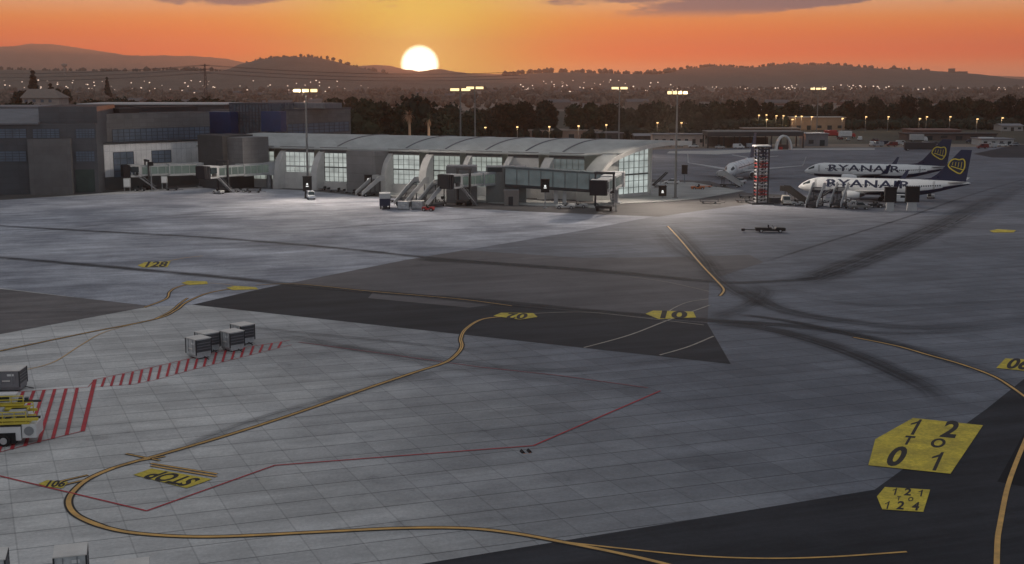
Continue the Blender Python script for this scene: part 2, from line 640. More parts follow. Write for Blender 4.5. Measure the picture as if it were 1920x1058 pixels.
def wear(ps, wd, dens, pix=True):
    pts = spline(px(*ps) if pix else ps, 10)
    prof = [0.0, 0.35, 0.9, 1.0, 0.9, 0.35, 0.0]
    v, f, fa, cv = [], [], [], []
    ln = 0.0
    n = len(pts)
    z = 0.080 + 0.0012 * (WEAR_N[0] % 10)
    WEAR_N[0] += 1
    for i, p in enumerate(pts):
        d = pts[min(i + 1, n - 1)] - pts[max(i - 1, 0)]
        nn = Vector((-d.y, d.x, 0)).normalized()
        ln += (p - pts[i - 1]).length if i else 0.0
        end = min(1.0, i / (0.12 * n), (n - 1 - i) / (0.34 * n))
        for k in range(7):
            q = p + nn * wd * (k / 6 - 0.5)
            v.append((q.x, q.y, z))
            fa.append(prof[k] * dens * end)
            cv += [wd * (k / 6 - .5) + 17.0 * WEAR_N[0], ln, 0.0]
    for i in range(n - 1):
        for k in range(6):
            a = i * 7 + k
            f.append((a, a + 7, a + 8, a + 1))
    me = bpy.data.meshes.new('tyre_marks')
    me.from_pydata(v, [], f)
    at = me.attributes.new('fade', 'FLOAT', 'POINT')
    at.data.foreach_set('value', fa)
    at = me.attributes.new('course', 'FLOAT_VECTOR', 'POINT')
    at.data.foreach_set('vector', cv)
    me.materials.append(M_wear)
    o = bpy.data.objects.new('tyre_marks', me)
    COL.objects.link(o)
    tag(o, kind='structure')


wear([(-120, 412), (0, 424), (150, 433), (400, 447), (640, 467), (800, 484), (1000, 500), (1180, 514), (1330, 529), (1420, 530), (1540, 520), (1640, 488), (1800, 420), (1960, 330)], 3.2, 0.75)
wear([(780, 487), (900, 494), (1100, 508), (1330, 530)], 4.0, 0.95)
wear([(-120, 478), (0, 484), (200, 501), (420, 521), (600, 540), (800, 557), (1000, 577), (1200, 592), (1330, 602), (1480, 612), (1620, 632), (1760, 668), (1880, 708), (1990, 760)], 3.4, 0.85)
wear([(560, 534), (700, 549), (900, 563), (1080, 580), (1300, 600)], 2.2, 0.8)
wear([(1326, 606), (1440, 618), (1560, 650), (1660, 690), (1740, 730), (1770, 760)], 4.4, 0.72)
wear([(1380, 590), (1480, 604), (1600, 630), (1720, 660), (1850, 705)], 2.0, 0.75)
wear([(1370, 535), (1420, 560), (1460, 580), (1560, 600), (1750, 615), (1980, 590)], 5.0, 0.55)
wear([(1330, 600), (1400, 575), (1435, 548), (1400, 530)], 4.0, 0.38)
wear([(1260, 425), (1290, 455), (1320, 490), (1340, 520), (1400, 560), (1500, 590)], 4.5, 0.5)
wear([(1230, 430), (1270, 470), (1330, 500), (1400, 520)], 5.0, 0.28)
wear([(1500, 532), (1560, 510), (1660, 470), (1760, 425), (1850, 380), (1990, 320)], 9.0, 0.6)
wear([(1430, 493), (1560, 452), (1700, 408), (1840, 360), (1990, 318)], 1.1, 0.55)
wear([(560, 434), (700, 423), (860, 412), (985, 404)], 2.4, 0.40)
wear([(0, 436), (120, 430), (330, 405), (470, 390), (640, 380)], 1.5, 0.22)
wear([(1300, 400), (1430, 405), (1600, 414), (1750, 424), (1990, 440)], 2.0, 0.3)
wear([(560, 640), (700, 660), (850, 678), (1000, 695), (1150, 690), (1340, 660)], 3.0, 0.33)
wear([(480, 620), (640, 650), (850, 690), (1100, 720), (1250, 745)], 4.0, 0.22)
wear([(430, 610), (560, 625), (760, 645), (960, 668)], 2.0, 0.28)
wear([(-60, 590), (60, 588), (200, 586), (300, 585)], 2.2, 0.25)
wear([(300, 860), (480, 790), (700, 728), (840, 690)], 2.6, 0.35)
wear([(1450, 600), (1600, 622), (1760, 625), (1980, 604)], 2.4, 0.35)
wear([(1500, 560), (1650, 575), (1800, 570), (1990, 560)], 3.0, 0.22)

lb, ly, lp = MB(), MB(), MB()
main = px((958, 594), (905, 600), (874, 618), (864, 636), (866, 650), (858, 664), (835, 681), (780, 699), (700, 726), (560, 775), (430, 817),
          (300, 855), (215, 879), (165, 901), (136, 926), (129, 948), (146, 970), (196, 991), (270, 1004), (400, 1009), (600, 1000),
          (750, 993), (870, 993), (960, 1002), (1060, 1020), (1160, 1040), (1250, 1061), (1330, 1085))


def dbl(pts, z=0.096, w1=0.14, gap=0.20, outer=0.62, edge=True):
    if edge:
        ribbon(lb, pts, outer, z, 0)
    ribbon(ly, pts, w1, z + 0.004, 0, gap / 2)
    ribbon(ly, pts, w1, z + 0.004, 0, -gap / 2)


def single(pts, wd=0.22, z=0.100, edge=0.0, curved=True):
    if edge:
        ribbon(lb, pts, wd + edge, z - 0.006, 0, 0, curved)
    ribbon(ly, pts, wd, z, 0, 0, curved)


def pale(pts, wd=0.22, z=0.1):
    ribbon(lp, pts, wd, z, 0)


dbl(main[:12])
dbl(main[11:18], 0.0965)
ribbon(lb, main[11:], 0.60, 0.0945)
ribbon(ly, main[12:], 0.34, 0.1030)
single(px((1055, 1019), (1200, 1035), (1320, 1046), (1440, 1050), (1560, 1047), (1700, 1037.5)), 0.20, 0.1045)
single(px((1868, 1090), (1870, 1020), (1874, 990), (1888, 920), (1905, 870), (1925, 822)), 0.34, 0.1045, curved=True)
single(px((-20, 664), (150, 628), (290, 600), (330, 583), (350, 568), (390, 551), (440, 542)), 0.20, 0.1012, 0.34)
single(px((290, 600), (320, 585), (338, 570), (352, 560)), 0.16, 0.1013, 0.25)
single(px((40, 697), (100, 681), (150, 650), (200, 623), (290, 600)), 0.13, 0.1018)
single(px((270, 578), (311, 562), (318, 549), (332, 540), (365, 531)), 0.2, 0.1012, 0.3)
single(px((365, 531), (420, 534), (453, 541)), 0.12, 0.1012)
single(px((1252, 425), (1275, 450), (1300, 480), (1320, 503), (1342, 526), (1357, 544), (1350, 556)), 0.26, 0.1012, 0.4)
pale(px((1095, 653.5), (1180, 630), (1250, 603), (1330, 574)), 0.26, 0.1012)
pale(px((1237, 667.5), (1290, 652), (1338, 632)), 0.26, 0.1012)
pale(px((960, 592), (1040, 587.5), (1110, 587.5), (1200, 597), (1320, 611)), 0.18, 0.1012)
pale(px((1328, 562), (1290, 568), (1262, 580), (1250, 590)), 0.2, 0.1012)
pale(px((1180, 520), (1250, 530), (1330, 548)), 0.14, 0.1012)
single(px((480, 536), (560, 534), (700, 548), (860, 562), (960, 575)), 0.16, 0.1012, 0.2)
single(px((1600, 634), (1680, 650), (1740, 667), (1800, 684), (1860, 706), (1900, 730), (1940, 760)), 0.26, 0.1012, 0.4)
single(px((310, 492), (345, 485), (380, 481)), 0.2, 0.1012)
for a, b in (((283, 871), (407, 891)), ((283, 875.5), (406, 896))):
    single(px(a, b), 0.2, 0.1012, 0.14, curved=False)
for a, b in (((236, 853), (300, 866)), ((252, 868), (310, 858)), ((100, 908), (165, 893)), ((110, 914), (160, 902))):
    single(px(a, b), 0.14, 0.1052, 0.22, curved=False)
tag(lb.build('taxi_line_edging', M_blk), kind='structure')
tag(ly.build('taxi_lines', M_yline), kind='structure')
tag(lp.build('pale_lines', mat('line_faded_pale', (.40, .35, .29), .8, var=.3)), kind='structure')

rd = MB()


def redline(ps, wd=0.16, z=0.108):
    ribbon(rd, px(*ps), wd, z, 0, 0, False)


redline([(-40, 886), (0, 895), (275, 960.5)])
redline([(275, 960.5), (515, 875), (1000, 838)], 0.17, 0.1082)
redline([(1000, 838), (1238, 735)], 0.17, 0.1084)
redline([(-40, 858), (0, 850), (80, 829), (155, 810.5)], 0.12)
redline([(0, 739), (60, 735), (165, 728), (178, 713.6), (290, 689.5), (415, 660), (543, 640)], 0.10)
redline([(174, 728), (215, 725), (249, 722.7), (290, 714.5), (365, 694), (456, 671), (548, 648)], 0.08, 0.1086)
redline([(155, 811), (178, 714)], 0.36, 0.1088)


def lerp2(a, b, t):
    return (a[0] + (b[0] - a[0]) * t, a[1] + (b[1] - a[1]) * t)


tops = [(145, 729), (124, 730.5), (103, 731.5), (83, 733), (64, 734.5), (44, 736), (24, 737), (4, 738)]
bots = [(125, 818), (99, 825), (73, 832), (47, 839), (22, 845), (-3, 850), (-28, 857), (-53, 862)]
for a, b in zip(tops, bots):
    redline([b, a], 0.29, 0.1088)
def ipl(x, pts):
    for (xa, ya), (xb, yb_) in zip(pts, pts[1:]):
        if x <= xb:
            return ya + (yb_ - ya) * (x - xa) / (xb - xa)
    return pts[-1][1]


for i in range(20):
    x = 194 + i * 17.4
    redline([(x - 3, ipl(x, [(178, 728), (215, 725), (249, 722.7), (290, 714.5), (365, 694), (456, 671), (548, 648)])), (x + 3, ipl(x, [(178, 713.6), (290, 689.5), (415, 660), (543, 640)]))], 0.24, 0.1088)
tag(rd.build('red_lines', M_red), kind='structure')
rf = MB()
ribbon(rf, px((1215, 729), (1050, 706), (900, 690), (700, 662), (560, 643)), 0.2, 0.0945, 0, 0, False)
tag(rf.build('faded_red_line', mat('line_red_faded', (0.30, 0.11, 0.12), 0.85, var=0.3)), kind='structure')


# ------------------------------------------------------------------ lettering
def text_mesh(s, size=1.0, bold=0.0, sx_=1.0, spacing=1.0):
    cu = bpy.data.curves.new('txt', 'FONT')
    cu.body = s
    cu.size = size
    cu.align_x = 'CENTER'
    cu.align_y = 'CENTER'
    cu.offset = bold
    cu.space_character = spacing
    cu.resolution_u = 4
    o = bpy.data.objects.new('txt', cu)
    COL.objects.link(o)
    bpy.context.view_layer.update()
    me = bpy.data.meshes.new_from_object(o.evaluated_get(bpy.context.evaluated_depsgraph_get()))
    v = [(p.co.x * sx_, p.co.y) for p in me.vertices]
    f = [list(p.vertices) for p in me.polygons]
    bpy.data.objects.remove(o)
    bpy.data.meshes.remove(me)
    return v, f


def ground_sign(name, corners, quad, rows, flip=False, z=0.110):
    """painted panel; quad = bl, br, tr, tl pixels; rows = (text, u, v, letter height in v, letter width stretch)"""
    p = sheet(name, px(*corners), z, M_ysign)
    bl, br, tr, tl = px(*quad)
    U, V = br - bl, tl - bl
    mb = MB()
    for s, cu, cv, hv_, wv in rows:
        if s == '1':
            # one with a slanted flag, as painted
            v = [(-.02, -.49), (.13, -.49), (.13, .49), (.02, .49), (-.02, .36), (-.27, .20), (-.27, .09), (-.02, .22)]
            f = [[0, 1, 2, 3, 4], [3, 4, 5], [4, 7, 6, 5]]
            f = [[0, 1, 2, 3, 4, 7], [4, 5, 6, 7]]
        else:
            v, f = text_mesh(s, 1.4, 0.05)
        pts = []
        for a, b in v:
            uu, vv = cu + a * wv, cv + b * hv_
            if flip:
                uu, vv = 1 - uu, 1 - vv
            q = bl + U * uu + V * vv
            pts.append((q.x, q.y, z + 0.004))
        mb.add(pts, f)
    if rows:
        o = mb.build(name.replace('panel', 'lettering'), M_blk)
        tag(o, kind='structure')


ground_sign('painted_panel', [(1712, 786), (1843, 800), (1782, 891), (1628, 875), (1641, 826)],
            [(1632, 877), (1782, 892), (1843, 800), (1690, 784)],
            [('1', 0.27, 0.81, 0.34, 0.30), ('2', 0.76, 0.81, 0.34, 0.30), ('T', 0.28, 0.52, 0.17, 0.15), ('O', 0.68, 0.52, 0.17, 0.17),
             ('0', 0.25, 0.2, 0.34, 0.30), ('1', 0.77, 0.2, 0.34, 0.30)])
ground_sign('painted_panel', [(1659, 916), (1744, 921), (1731, 963), (1654, 958), (1644, 934)],
            [(1642, 957.5), (1731, 963), (1744, 921), (1655, 915.5)],
            [('1', 0.3, 0.81, 0.32, 0.22), ('2', 0.58, 0.81, 0.32, 0.22), ('1', 0.87, 0.81, 0.32, 0.22), ('T', 0.42, 0.5, 0.18, 0.09), ('O', 0.68, 0.5, 0.18, 0.10),
             ('1', 0.22, 0.2, 0.34, 0.22), ('2', 0.5, 0.2, 0.34, 0.22), ('4', 0.82, 0.2, 0.34, 0.21)])
ground_sign('painted_panel', [(250, 893), (284, 881), (398, 901), (350, 918)],
            [(256, 898), (348, 918), (396, 901), (298, 882)],
            [('STOP', 0.5, 0.46, 0.8, 0.255)], flip=True)
ground_sign('painted_panel', [(1868, 692), (1885, 674), (1960, 678), (1945, 700)], [(1868, 695), (1945, 700), (1960, 678), (1885, 672)],
            [('06', 0.45, 0.5, 0.8, 0.4)])
ground_sign('painted_panel', [(1210, 590), (1225, 584), (1300, 586), (1305, 597), (1235, 600)], [(1215, 598), (1300, 599), (1300, 584), (1220, 583)],
            [('01', 0.5, 0.5, 0.9, 0.5)], flip=True)
ground_sign('painted_panel', [(925, 594), (940, 588), (1000, 589), (1008, 596), (975, 601)], [(930, 600), (1000, 601), (1000, 588), (940, 587)], [('02', 0.5, 0.5, 0.8, 0.4)], flip=True)
ground_sign('painted_panel', [(258, 499), (272, 493), (320, 491), (314, 502), (268, 503)], [(260, 503), (316, 503), (318, 491), (268, 492)],
            [('128', 0.5, 0.5, 0.9, 0.38)])
ground_sign('painted_panel', [(340, 532), (352, 528), (388, 529), (390, 534), (355, 536)], [(340, 536), (390, 536), (390, 528), (345, 528)], [])
ground_sign('painted_panel', [(424, 541), (440, 537.5), (480, 540), (484, 544), (436, 545.5)], [(424, 545), (484, 545), (484, 538), (430, 538)], [])
ground_sign('painted_panel', [(1855, 434), (1870, 431), (1905, 433), (1900, 437), (1862, 437)], [(1855, 437), (1905, 437), (1905, 431), (1860, 431)], [])
ground_sign('painted_panel', [(72, 910), (88, 903), (128, 906), (118, 918), (92, 916)], [(76, 917), (122, 917), (128, 905), (86, 904)],
            [('106', 0.5, 0.5, 0.9, 0.4)], z=0.1105)


# ------------------------------------------------------------------ terminal with the curved roof
TA = G(450, 352)
TA.z = 0
TB = G(1105, 378)
TE = G(1220, 367)
TU = (TB - TA).normalized()
TV = (TE - TB)
TT = TV.length
TV = TV.normalized()
TL = (TB - TA).length
TH = 13.5
NSE = 2.05


def prof(t):
    """height of the vault over depth t"""
    if t >= TT:
        return TH - 0.012 * (t - TT) ** 2
    return TH * (1 - (1 - t / TT) ** NSE) ** (1 / NSE)


def tinv(z):
    return TT * (1 - (1 - (z / TH) ** NSE) ** (1 / NSE))


def rprof(t):
    """steeper curve of the ribs between the windows"""
    return 13.9 * (1 - (1 - t / TT) ** 3.2) ** (1 / 3.2)


term = thing('terminal_building', 'long terminal with a pale curved vault roof and a tall lit glass end wall', 'terminal', TA, head(TU))
LV = Vector((TV.dot(TU), TV.dot(Vector((-TU.y, TU.x, 0))), 0))     # depth direction in the terminal's own frame


def TP(s, t, z):
    return (s + LV.x * t, LV.y * t, z)


WT = 2.8          # depth of the window plane
OW = TA + TV * WT
M_roof = facade_mat('vault_roof', (0.43, 0.44, 0.42), 6.0, 40.0, 0.86, 0.05)
M_twall = mat('terminal_plaster', (0.60, 0.585, 0.55), 0.8, var=0.1)
M_tdark = mat('eave_shade_band', (0.10, 0.10, 0.10), 0.8, var=0.1)
M_tgrey = facade_mat('grey_stair_cladding', (0.21, 0.205, 0.20), 9.0, 2.2, 0.75, 0.06)


def glow_glass(name, col, s):
    m = bpy.data.materials.new(name)
    m.use_nodes = True
    t = NT(m.node_tree)
    b = m.node_tree.nodes['Principled BSDF']
    tcd = t.n('ShaderNodeTexCoord')
    nz = t.noise(tcd.outputs['Object'], 0.35, 4, 0.6)
    sz = t.n('ShaderNodeSeparateXYZ')
    t.l(tcd.outputs['Object'], sz.inputs[0])
    b.inputs['Base Color'].default_value = (0.05, 0.06, 0.06, 1)
    b.inputs['Roughness'].default_value = 0.12
    wv = t.math('SINE', t.math('MULTIPLY', sz.outputs[2], 2.1))
    k = t.math('ADD', t.maprange(nz, 0.3, 0.7, 0.7, 1.2, False), t.math('MULTIPLY', wv, 0.10))
    b.inputs['Emission Color'].default_value = (*col, 1)
    t.l(t.math('MULTIPLY', k, s), b.inputs['Emission Strength'])
    return m


M_win = glow_glass('lit_window_glass', (0.84, 0.91, 0.86), 0.46)
M_winend = glow_glass('lit_end_glass', (0.82, 0.92, 0.88), 0.49)
M_windim = glow_glass('dim_window_glass', (0.62, 0.72, 0.72), 0.15)
M_winmid = glow_glass('soft_window_glass', (0.80, 0.88, 0.80), 0.38)
M_mull = mat('window_mullion', (0.14, 0.16, 0.15), 0.6, var=0.0)


def sx_at(x, y=310):
    return onplane(x, y, OW, TU)[0]


ZW = onplane(620, 279, OW, TU)[1]
z_w0 = 2.3
tw = tinv(ZW)
tw2 = tw + 0.8
NP = 16
# vault above the windows
mb = MB()
ts = [tw + (TT + 4 - tw) * i / 26 for i in range(27)]
ss = [-16 + (TL + 16) * i / 40 for i in range(41)]
# the far end of the vault sweeps out beyond the glass, rising to a tip


def ext(s, t):
    return s + (1.0 + max(0.0, t - 6) * 0.33 if s >= TL - 0.01 else 0)


v, f = [], []
ts = [WT - .7] + ts
SK = (40 * (sx_at(1096) + 16) / (TL + 16))
for i, s in enumerate(ss):
    for t in ts:
        v.append(TP(ext(s, t), t, prof(t) if t >= tw else ZW - .05))
for i in range(40):
    for j in range(27):
        if j == 0 and i > SK:
            continue
        a = i * 28 + j
        f.append((a, a + 1, a + 29, a + 28))
mb.add(v, f)
roof = mb.build('roof', M_roof, term, smooth=True)
sol = roof.modifiers.new('thickness', 'SOLIDIFY')
sol.thickness = 0.5
sol.offset = 0.0
# parts of the vault that come down to the ground between the windows


def shell_strip(mb, s0, s1, top=WT, edge_t=0.0, pf=rprof):
    tt = [edge_t + (top - edge_t) * i / NP for i in range(NP + 1)]
    v = []
    for t in tt:
        v += [TP(s0, t, pf(t)), TP(s1, t, pf(t))]
    mb.add(v, [(2 * i, 2 * i + 1, 2 * i + 3, 2 * i + 2) for i in range(NP)])
    # cheeks down to the ground, back to the window plane
    for s in (s0, s1):
        vv = [TP(s, t, pf(t)) for t in tt] + [TP(s, top + 0.2, pf(top)), TP(s, top + 0.2, 0), TP(s, edge_t, 0)]
        mb.add(vv, [tuple(range(len(vv)))])


ribs = [(582, 593), (711, 722), (784, 797), (861, 870), (937, 947), (1007, 1023), (511, 521)]
for a, b in ribs:
    m2 = MB()
    s0, s1 = onplane(a, 345, TA, TU)[0], onplane(b, 345, TA, TU)[0]
    shell_strip(m2, s0, s1)
    m2.build('rib', M_twall, term)
m2 = MB()
shell_strip(m2, sx_at(1096), TL + .9, tw, 0.0, prof)
m2.build('roof_skirt', M_roof, term)
m2 = MB()
for k in range(22):
    ta, tb = .4 + (TT + 3.4) * k / 22, .4 + (TT + 3.4) * (k + 1) / 22
    ea, eb = TL + 1.0 + max(0, ta - 6) * .33, TL + 1.0 + max(0, tb - 6) * .33
    m2.bar(TP(ea, ta, prof(ta) - .35), TP(eb, tb, prof(tb) - .35), .5, 1.0)
m2.build('roof_edge', M_twall, term)
# raised seams over the roof in line with the ribs
for x in (583, 712, 786, 862, 938, 1008):
    sr = onplane(x, 345, TA, TU)[0]
    m2 = MB()
    for k in range(18):
        ta, tb = tw + (TT + 3.5 - tw) * k / 18, tw + (TT + 3.5 - tw) * (k + 1) / 18
        m2.bar(TP(sr, ta, prof(ta) + .3), TP(sr, tb, prof(tb) + .3), .45, .25)
    m2.build('roof_seam', M_mgrey, term)
# window bays
ZS = ZW
bays = [(445, 515, M_winmid, 0), (526, 590, M_win, 1), (601, 652, M_win, 2), (728, 787, M_win, 2), (804, 863, M_winmid, 2), (874, 942, M_winmid, 2),  # second bay is a lit pale wall, its light given by glowing glass
        (953, 1010, M_twall, 3), (1030, 1096, M_windim, 2)]
for x0, x1, gm, kind in bays:
    s0, s1 = sx_at(x0), sx_at(x1)
    zt = ZW - 1.1
    m2 = MB()
    m2.add([TP(s0, WT, z_w0 if kind != 1 else 4.5), TP(s1, WT, z_w0 if kind != 1 else 4.5), TP(s1, WT, zt), TP(s0, WT, zt)], [(0, 1, 2, 3)])
    win = m2.build('window' if kind != 3 else 'panel', gm, term)  # in the second bay the window stands in for a lit pale wall
    if kind != 3:
        m3 = MB()
        n = max(3, int((s1 - s0) / 1.35))
        for i in range(n + 1):
            s = s0 + (s1 - s0) * i / n
            m3.bar(TP(s, WT - 0.06, z_w0), TP(s, WT - 0.06, zt), 0.10, 0.12)
        nz_ = 6
        for i in range(nz_ + 1):
            z = z_w0 + (zt - z_w0) * i / nz_
            m3.bar(TP(s0, WT - 0.09, z), TP(s1, WT - 0.09, z), 0.10, 0.34 if i == 3 else 0.10)
        m3.build('mullions', M_mull if kind != 1 else M_lgrey, win)
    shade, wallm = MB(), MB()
    shade.add([TP(s0, WT - 0.05, zt), TP(s1, WT - 0.05, zt), TP(s1, WT - 0.05, ZW + 0.35), TP(s0, WT - 0.05, ZW + 0.35)], [(0, 1, 2, 3)])  # dark band: shade under the eave put into its colour
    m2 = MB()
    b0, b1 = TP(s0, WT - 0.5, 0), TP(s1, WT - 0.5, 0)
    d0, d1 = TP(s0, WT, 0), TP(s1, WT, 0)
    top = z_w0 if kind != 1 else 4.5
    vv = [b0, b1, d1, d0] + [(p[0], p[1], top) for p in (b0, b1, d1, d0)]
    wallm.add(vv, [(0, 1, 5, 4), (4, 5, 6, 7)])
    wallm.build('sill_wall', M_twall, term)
    shade.build('eave_shade', M_tdark, term)
# back and inner walls so the building is closed
m2 = MB()
m2.quad(TP(-15.9, TT, 0), TP(TL - .6, TT, 0), TP(TL - .6, TT, prof(TT) - .3), TP(-15.9, TT, prof(TT) - .3))
tt = [WT + (TT - WT) * i / 20 for i in range(21)]
vv = [TP(-15.9, t, prof(t) - 0.3) for t in tt] + [TP(-15.9, TT, 0), TP(-15.9, WT, 0)]
m2.add(vv, [tuple(range(len(vv)))])
m2.build('back_wall', M_twall, term)
# glass end wall
def ep(t):
    return prof(t) - 0.3
m2 = MB()
tt = [1.2 + (TT - 1.2) * i / 24 for i in range(25)]
vv = [TP(TL - 0.6, t, ep(t)) for t in tt] + [TP(TL - 0.6, TT, 0.9), TP(TL - 0.6, 1.2, 0.9)]
m2.add(vv, [tuple(range(len(vv)))])
ew = m2.build('end_glass', M_winend, term)
m3 = MB()
for i in range(12):
    t = 1.6 + (TT - 1.7) * i / 11
    m3.bar(TP(TL - 0.52, t, 0.9), TP(TL - 0.52, t, ep(t)), 0.14, 0.16)
for z in (0.9, 2.4, 4.0, 5.6, 7.2, 8.8, 10.4, 12.0):
    t0 = tinv(min(z + 0.3, TH - 0.02))
    m3.bar(TP(TL - 0.50, max(1.2, t0), z), TP(TL - 0.50, TT, z), 0.12, 0.4 if z == 5.6 else 0.12)
m3.build('mullions', M_mull, ew)
m2 = MB()
a, b = TP(TL - 0.4, 0.6, 0), TP(TL - 0.4, TT + 0.4, 0)
m2.bar((a[0], a[1], 0.45), (b[0], b[1], 0.45), 0.5, 0.9)
p0 = TP(TL - 0.4, TT + 0.1, 0)
m2.bar((p0[0], p0[1], 0), (p0[0], p0[1], TH - 0.5), 0.9, 0.9)
m2.build('end_frame', M_twall, term)
# grey stair block standing in front of the windows
s0, s1 = sx_at(649), sx_at(706)
f0, f1_ = onplane(650, 330, TA - TV * 1.5, TU)[0], onplane(704, 330, TA - TV * 1.5, TU)[0]
m2 = MB()
q = [TP(f0, -1.5, 0), TP(f1_, -1.5, 0), TP(f1_, WT + 0.3, 0), TP(f0, WT + 0.3, 0)]
m2.prism([(p[0], p[1]) for p in q], 0, ZW - 0.2, 0, 'z')
m2.build('stair_block', M_tgrey, term)
m2 = MB()
m2.add([TP(s1 + .1, WT - 0.3, 0), TP(sx_at(716), WT - 0.3, 0), TP(sx_at(716), WT - 0.3, ZW), TP(s1 + .1, WT - 0.3, ZW)], [(0, 1, 2, 3)])
m2.build('gap_shade', M_dark, term)  # dark sheet painted in for the shaded gap beside the stair block


# ------------------------------------------------------------------ generic buildings
def frame_of(A, B):
    A = Vector((A.x, A.y, 0))
    B = Vector((B.x, B.y, 0))
    d = (B - A)
    L = d.length
    d.normalize()
    return A, d, L


class Facade:
    """a block whose front runs from ground pixel a to ground pixel b"""

    def __init__(self, a, b, name=None, label=None, cat=None, root=None, Y=None):
        A, B = (G(*a), G(*b)) if Y is None else (Vector((atdist(a, Y[0]), Y[0], 0)), Vector((atdist(b, Y[1]), Y[1], 0)))
        self.A, self.d, self.L = frame_of(A, B)
        self.n = Vector((-self.d.y, self.d.x, 0))         # away from the camera
        self.root = root or thing(name, label, cat, self.A, head(self.d))
        self.inv = Matrix.Translation(self.root.location) @ Matrix.Rotation(self.root.rotation_euler.z, 4, 'Z')
        self.inv = self.inv.inverted()

    def loc(self, s, t, z):
        return self.inv @ (self.A + self.d * s + self.n * t + Vector((0, 0, z)))

    def z(self, x, y, t=0):
        return onplane(x, y, self.A + self.n * t, self.d)[1]

    def s(self, x, y, t=0):
        return onplane(x, y, self.A + self.n * t, self.d)[0]

    def block(self, name, m, s0, s1, t0, t1, z0, z1, parent=None, roofm=None):
        mb = MB()
        p = [self.loc(s, t, z) for z in (z0, z1) for s, t in ((s0, t0), (s1, t0), (s1, t1), (s0, t1))]
        mb.add(p, [(3, 2, 1, 0), (4, 5, 6, 7), (0, 1, 5, 4), (1, 2, 6, 5), (2, 3, 7, 6), (3, 0, 4, 7)], mats=[0, 1 if roofm else 0, 0, 0, 0, 0])
        return mb.build(name, [m, roofm] if roofm else m, parent or self.root)

    def window(self, x0, y0, x1, y1, m, nx=4, ny=2, t=0.0, framem=None, proud=0.05):
        sa, za = onplane(x0, y0, self.A + self.n * t, self.d)
        sb, zb = onplane(x1, y1, self.A + self.n * t, self.d)
        w_ = self.block('window', m, sa, sb, t - proud, t + 0.02, zb, za)
        mb = MB()
        for i in range(nx + 1):
            s = sa + (sb - sa) * i / nx
            mb.bar(self.loc(s, t - proud - .04, zb), self.loc(s, t - proud - .04, za), 0.12, 0.1)
        for i in range(ny + 1):
            z = zb + (za - zb) * i / ny
            mb.bar(self.loc(sa, t - proud - .05, z), self.loc(sb, t - proud - .05, z), 0.1, 0.14)
        mb.build('window_frame', framem or M_mull, w_)
        return w_


M_bd = facade_mat('dark_cladding', (0.078, 0.083, 0.092), 6.0, 1.6, 0.8, 0.08)
M_bb = facade_mat('brown_grey_cladding', (0.125, 0.123, 0.124), 4.0, 2.0, 0.85, 0.06)
M_bt = facade_mat('taupe_cladding', (0.16, 0.157, 0.155), 2.2, 1.1, 0.8, 0.08)
M_bw = facade_mat('white_panel_cladding', (0.76, 0.75, 0.735), 1.5, 30.0, 0.72, 0.05)
M_bwin = mat('blue_grey_glass', (0.11, 0.155, 0.21), 0.35, var=0.3, nscale=0.2)
M_bframe = mat('blue_grey_frame', (0.06, 0.07, 0.085), 0.5, var=0.1)
M_flat = mat('dark_flat_roof', (0.045, 0.043, 0.045), 0.9, var=0.3, nscale=0.15)
M_metalroof = facade_mat('grey_metal_roof', (0.16, 0.165, 0.18), 1.2, 30, 0.8, 0.06)
M_bluew = mat('deep_blue_panel', (0.010, 0.042, 0.135), 0.45, var=0.15)

# A: dark office wing on the far left
fa = Facade((-40, 366), (186, 363), 'office_building', 'dark grey office wing with two bands of bluish windows at the left', 'building')
zt = fa.z(60, 232)
fa.block('wall', M_bd, -10, fa.L, 0, 40, 0, zt, roofm=M_flat)
for x0, x1 in ((-30, 50), (61, 112), (142, 178)):
    fa.window(x0, 242, x1, 259, M_bwin, 6, 4, framem=M_bframe)
    if x0 != 61:
        fa.window(x0, 284, x1, 303, M_bwin, 6, 4, framem=M_bframe)
fa.block('stair_tower', M_bb, fa.s(57, 300), fa.s(136, 300), -2.2, 0.0, 0, fa.z(100, 260))
fa.block('upper_block', M_bd, fa.s(70, 230), fa.s(180, 230), 2, 30, zt, fa.z(100, 200, 2), roofm=M_flat)
fa.block('entrance_glazing', mat('greenish_dark_glass', (0.03, 0.05, 0.045), 0.15, var=0.2), fa.s(142, 340), fa.s(178, 340), -0.1, 0.0, 0.4, fa.z(160, 318))
m2 = MB()
z5 = zt
pts = [fa.loc(-10, -1, zt + .2), fa.loc(fa.s(72, 230), -1, zt + .2), fa.loc(fa.s(72, 230), 22, zt + 3.2), fa.loc(-10, 22, zt + 3.2)]
pts2 = [p + Vector((0, 0, -0.4)) for p in pts]
m2.add(pts + pts2, [(0, 1, 2, 3), (7, 6, 5, 4), (0, 4, 5, 1), (1, 5, 6, 2), (2, 6, 7, 3), (3, 7, 4, 0)])
m2.build('roof', M_metalroof, fa.root)

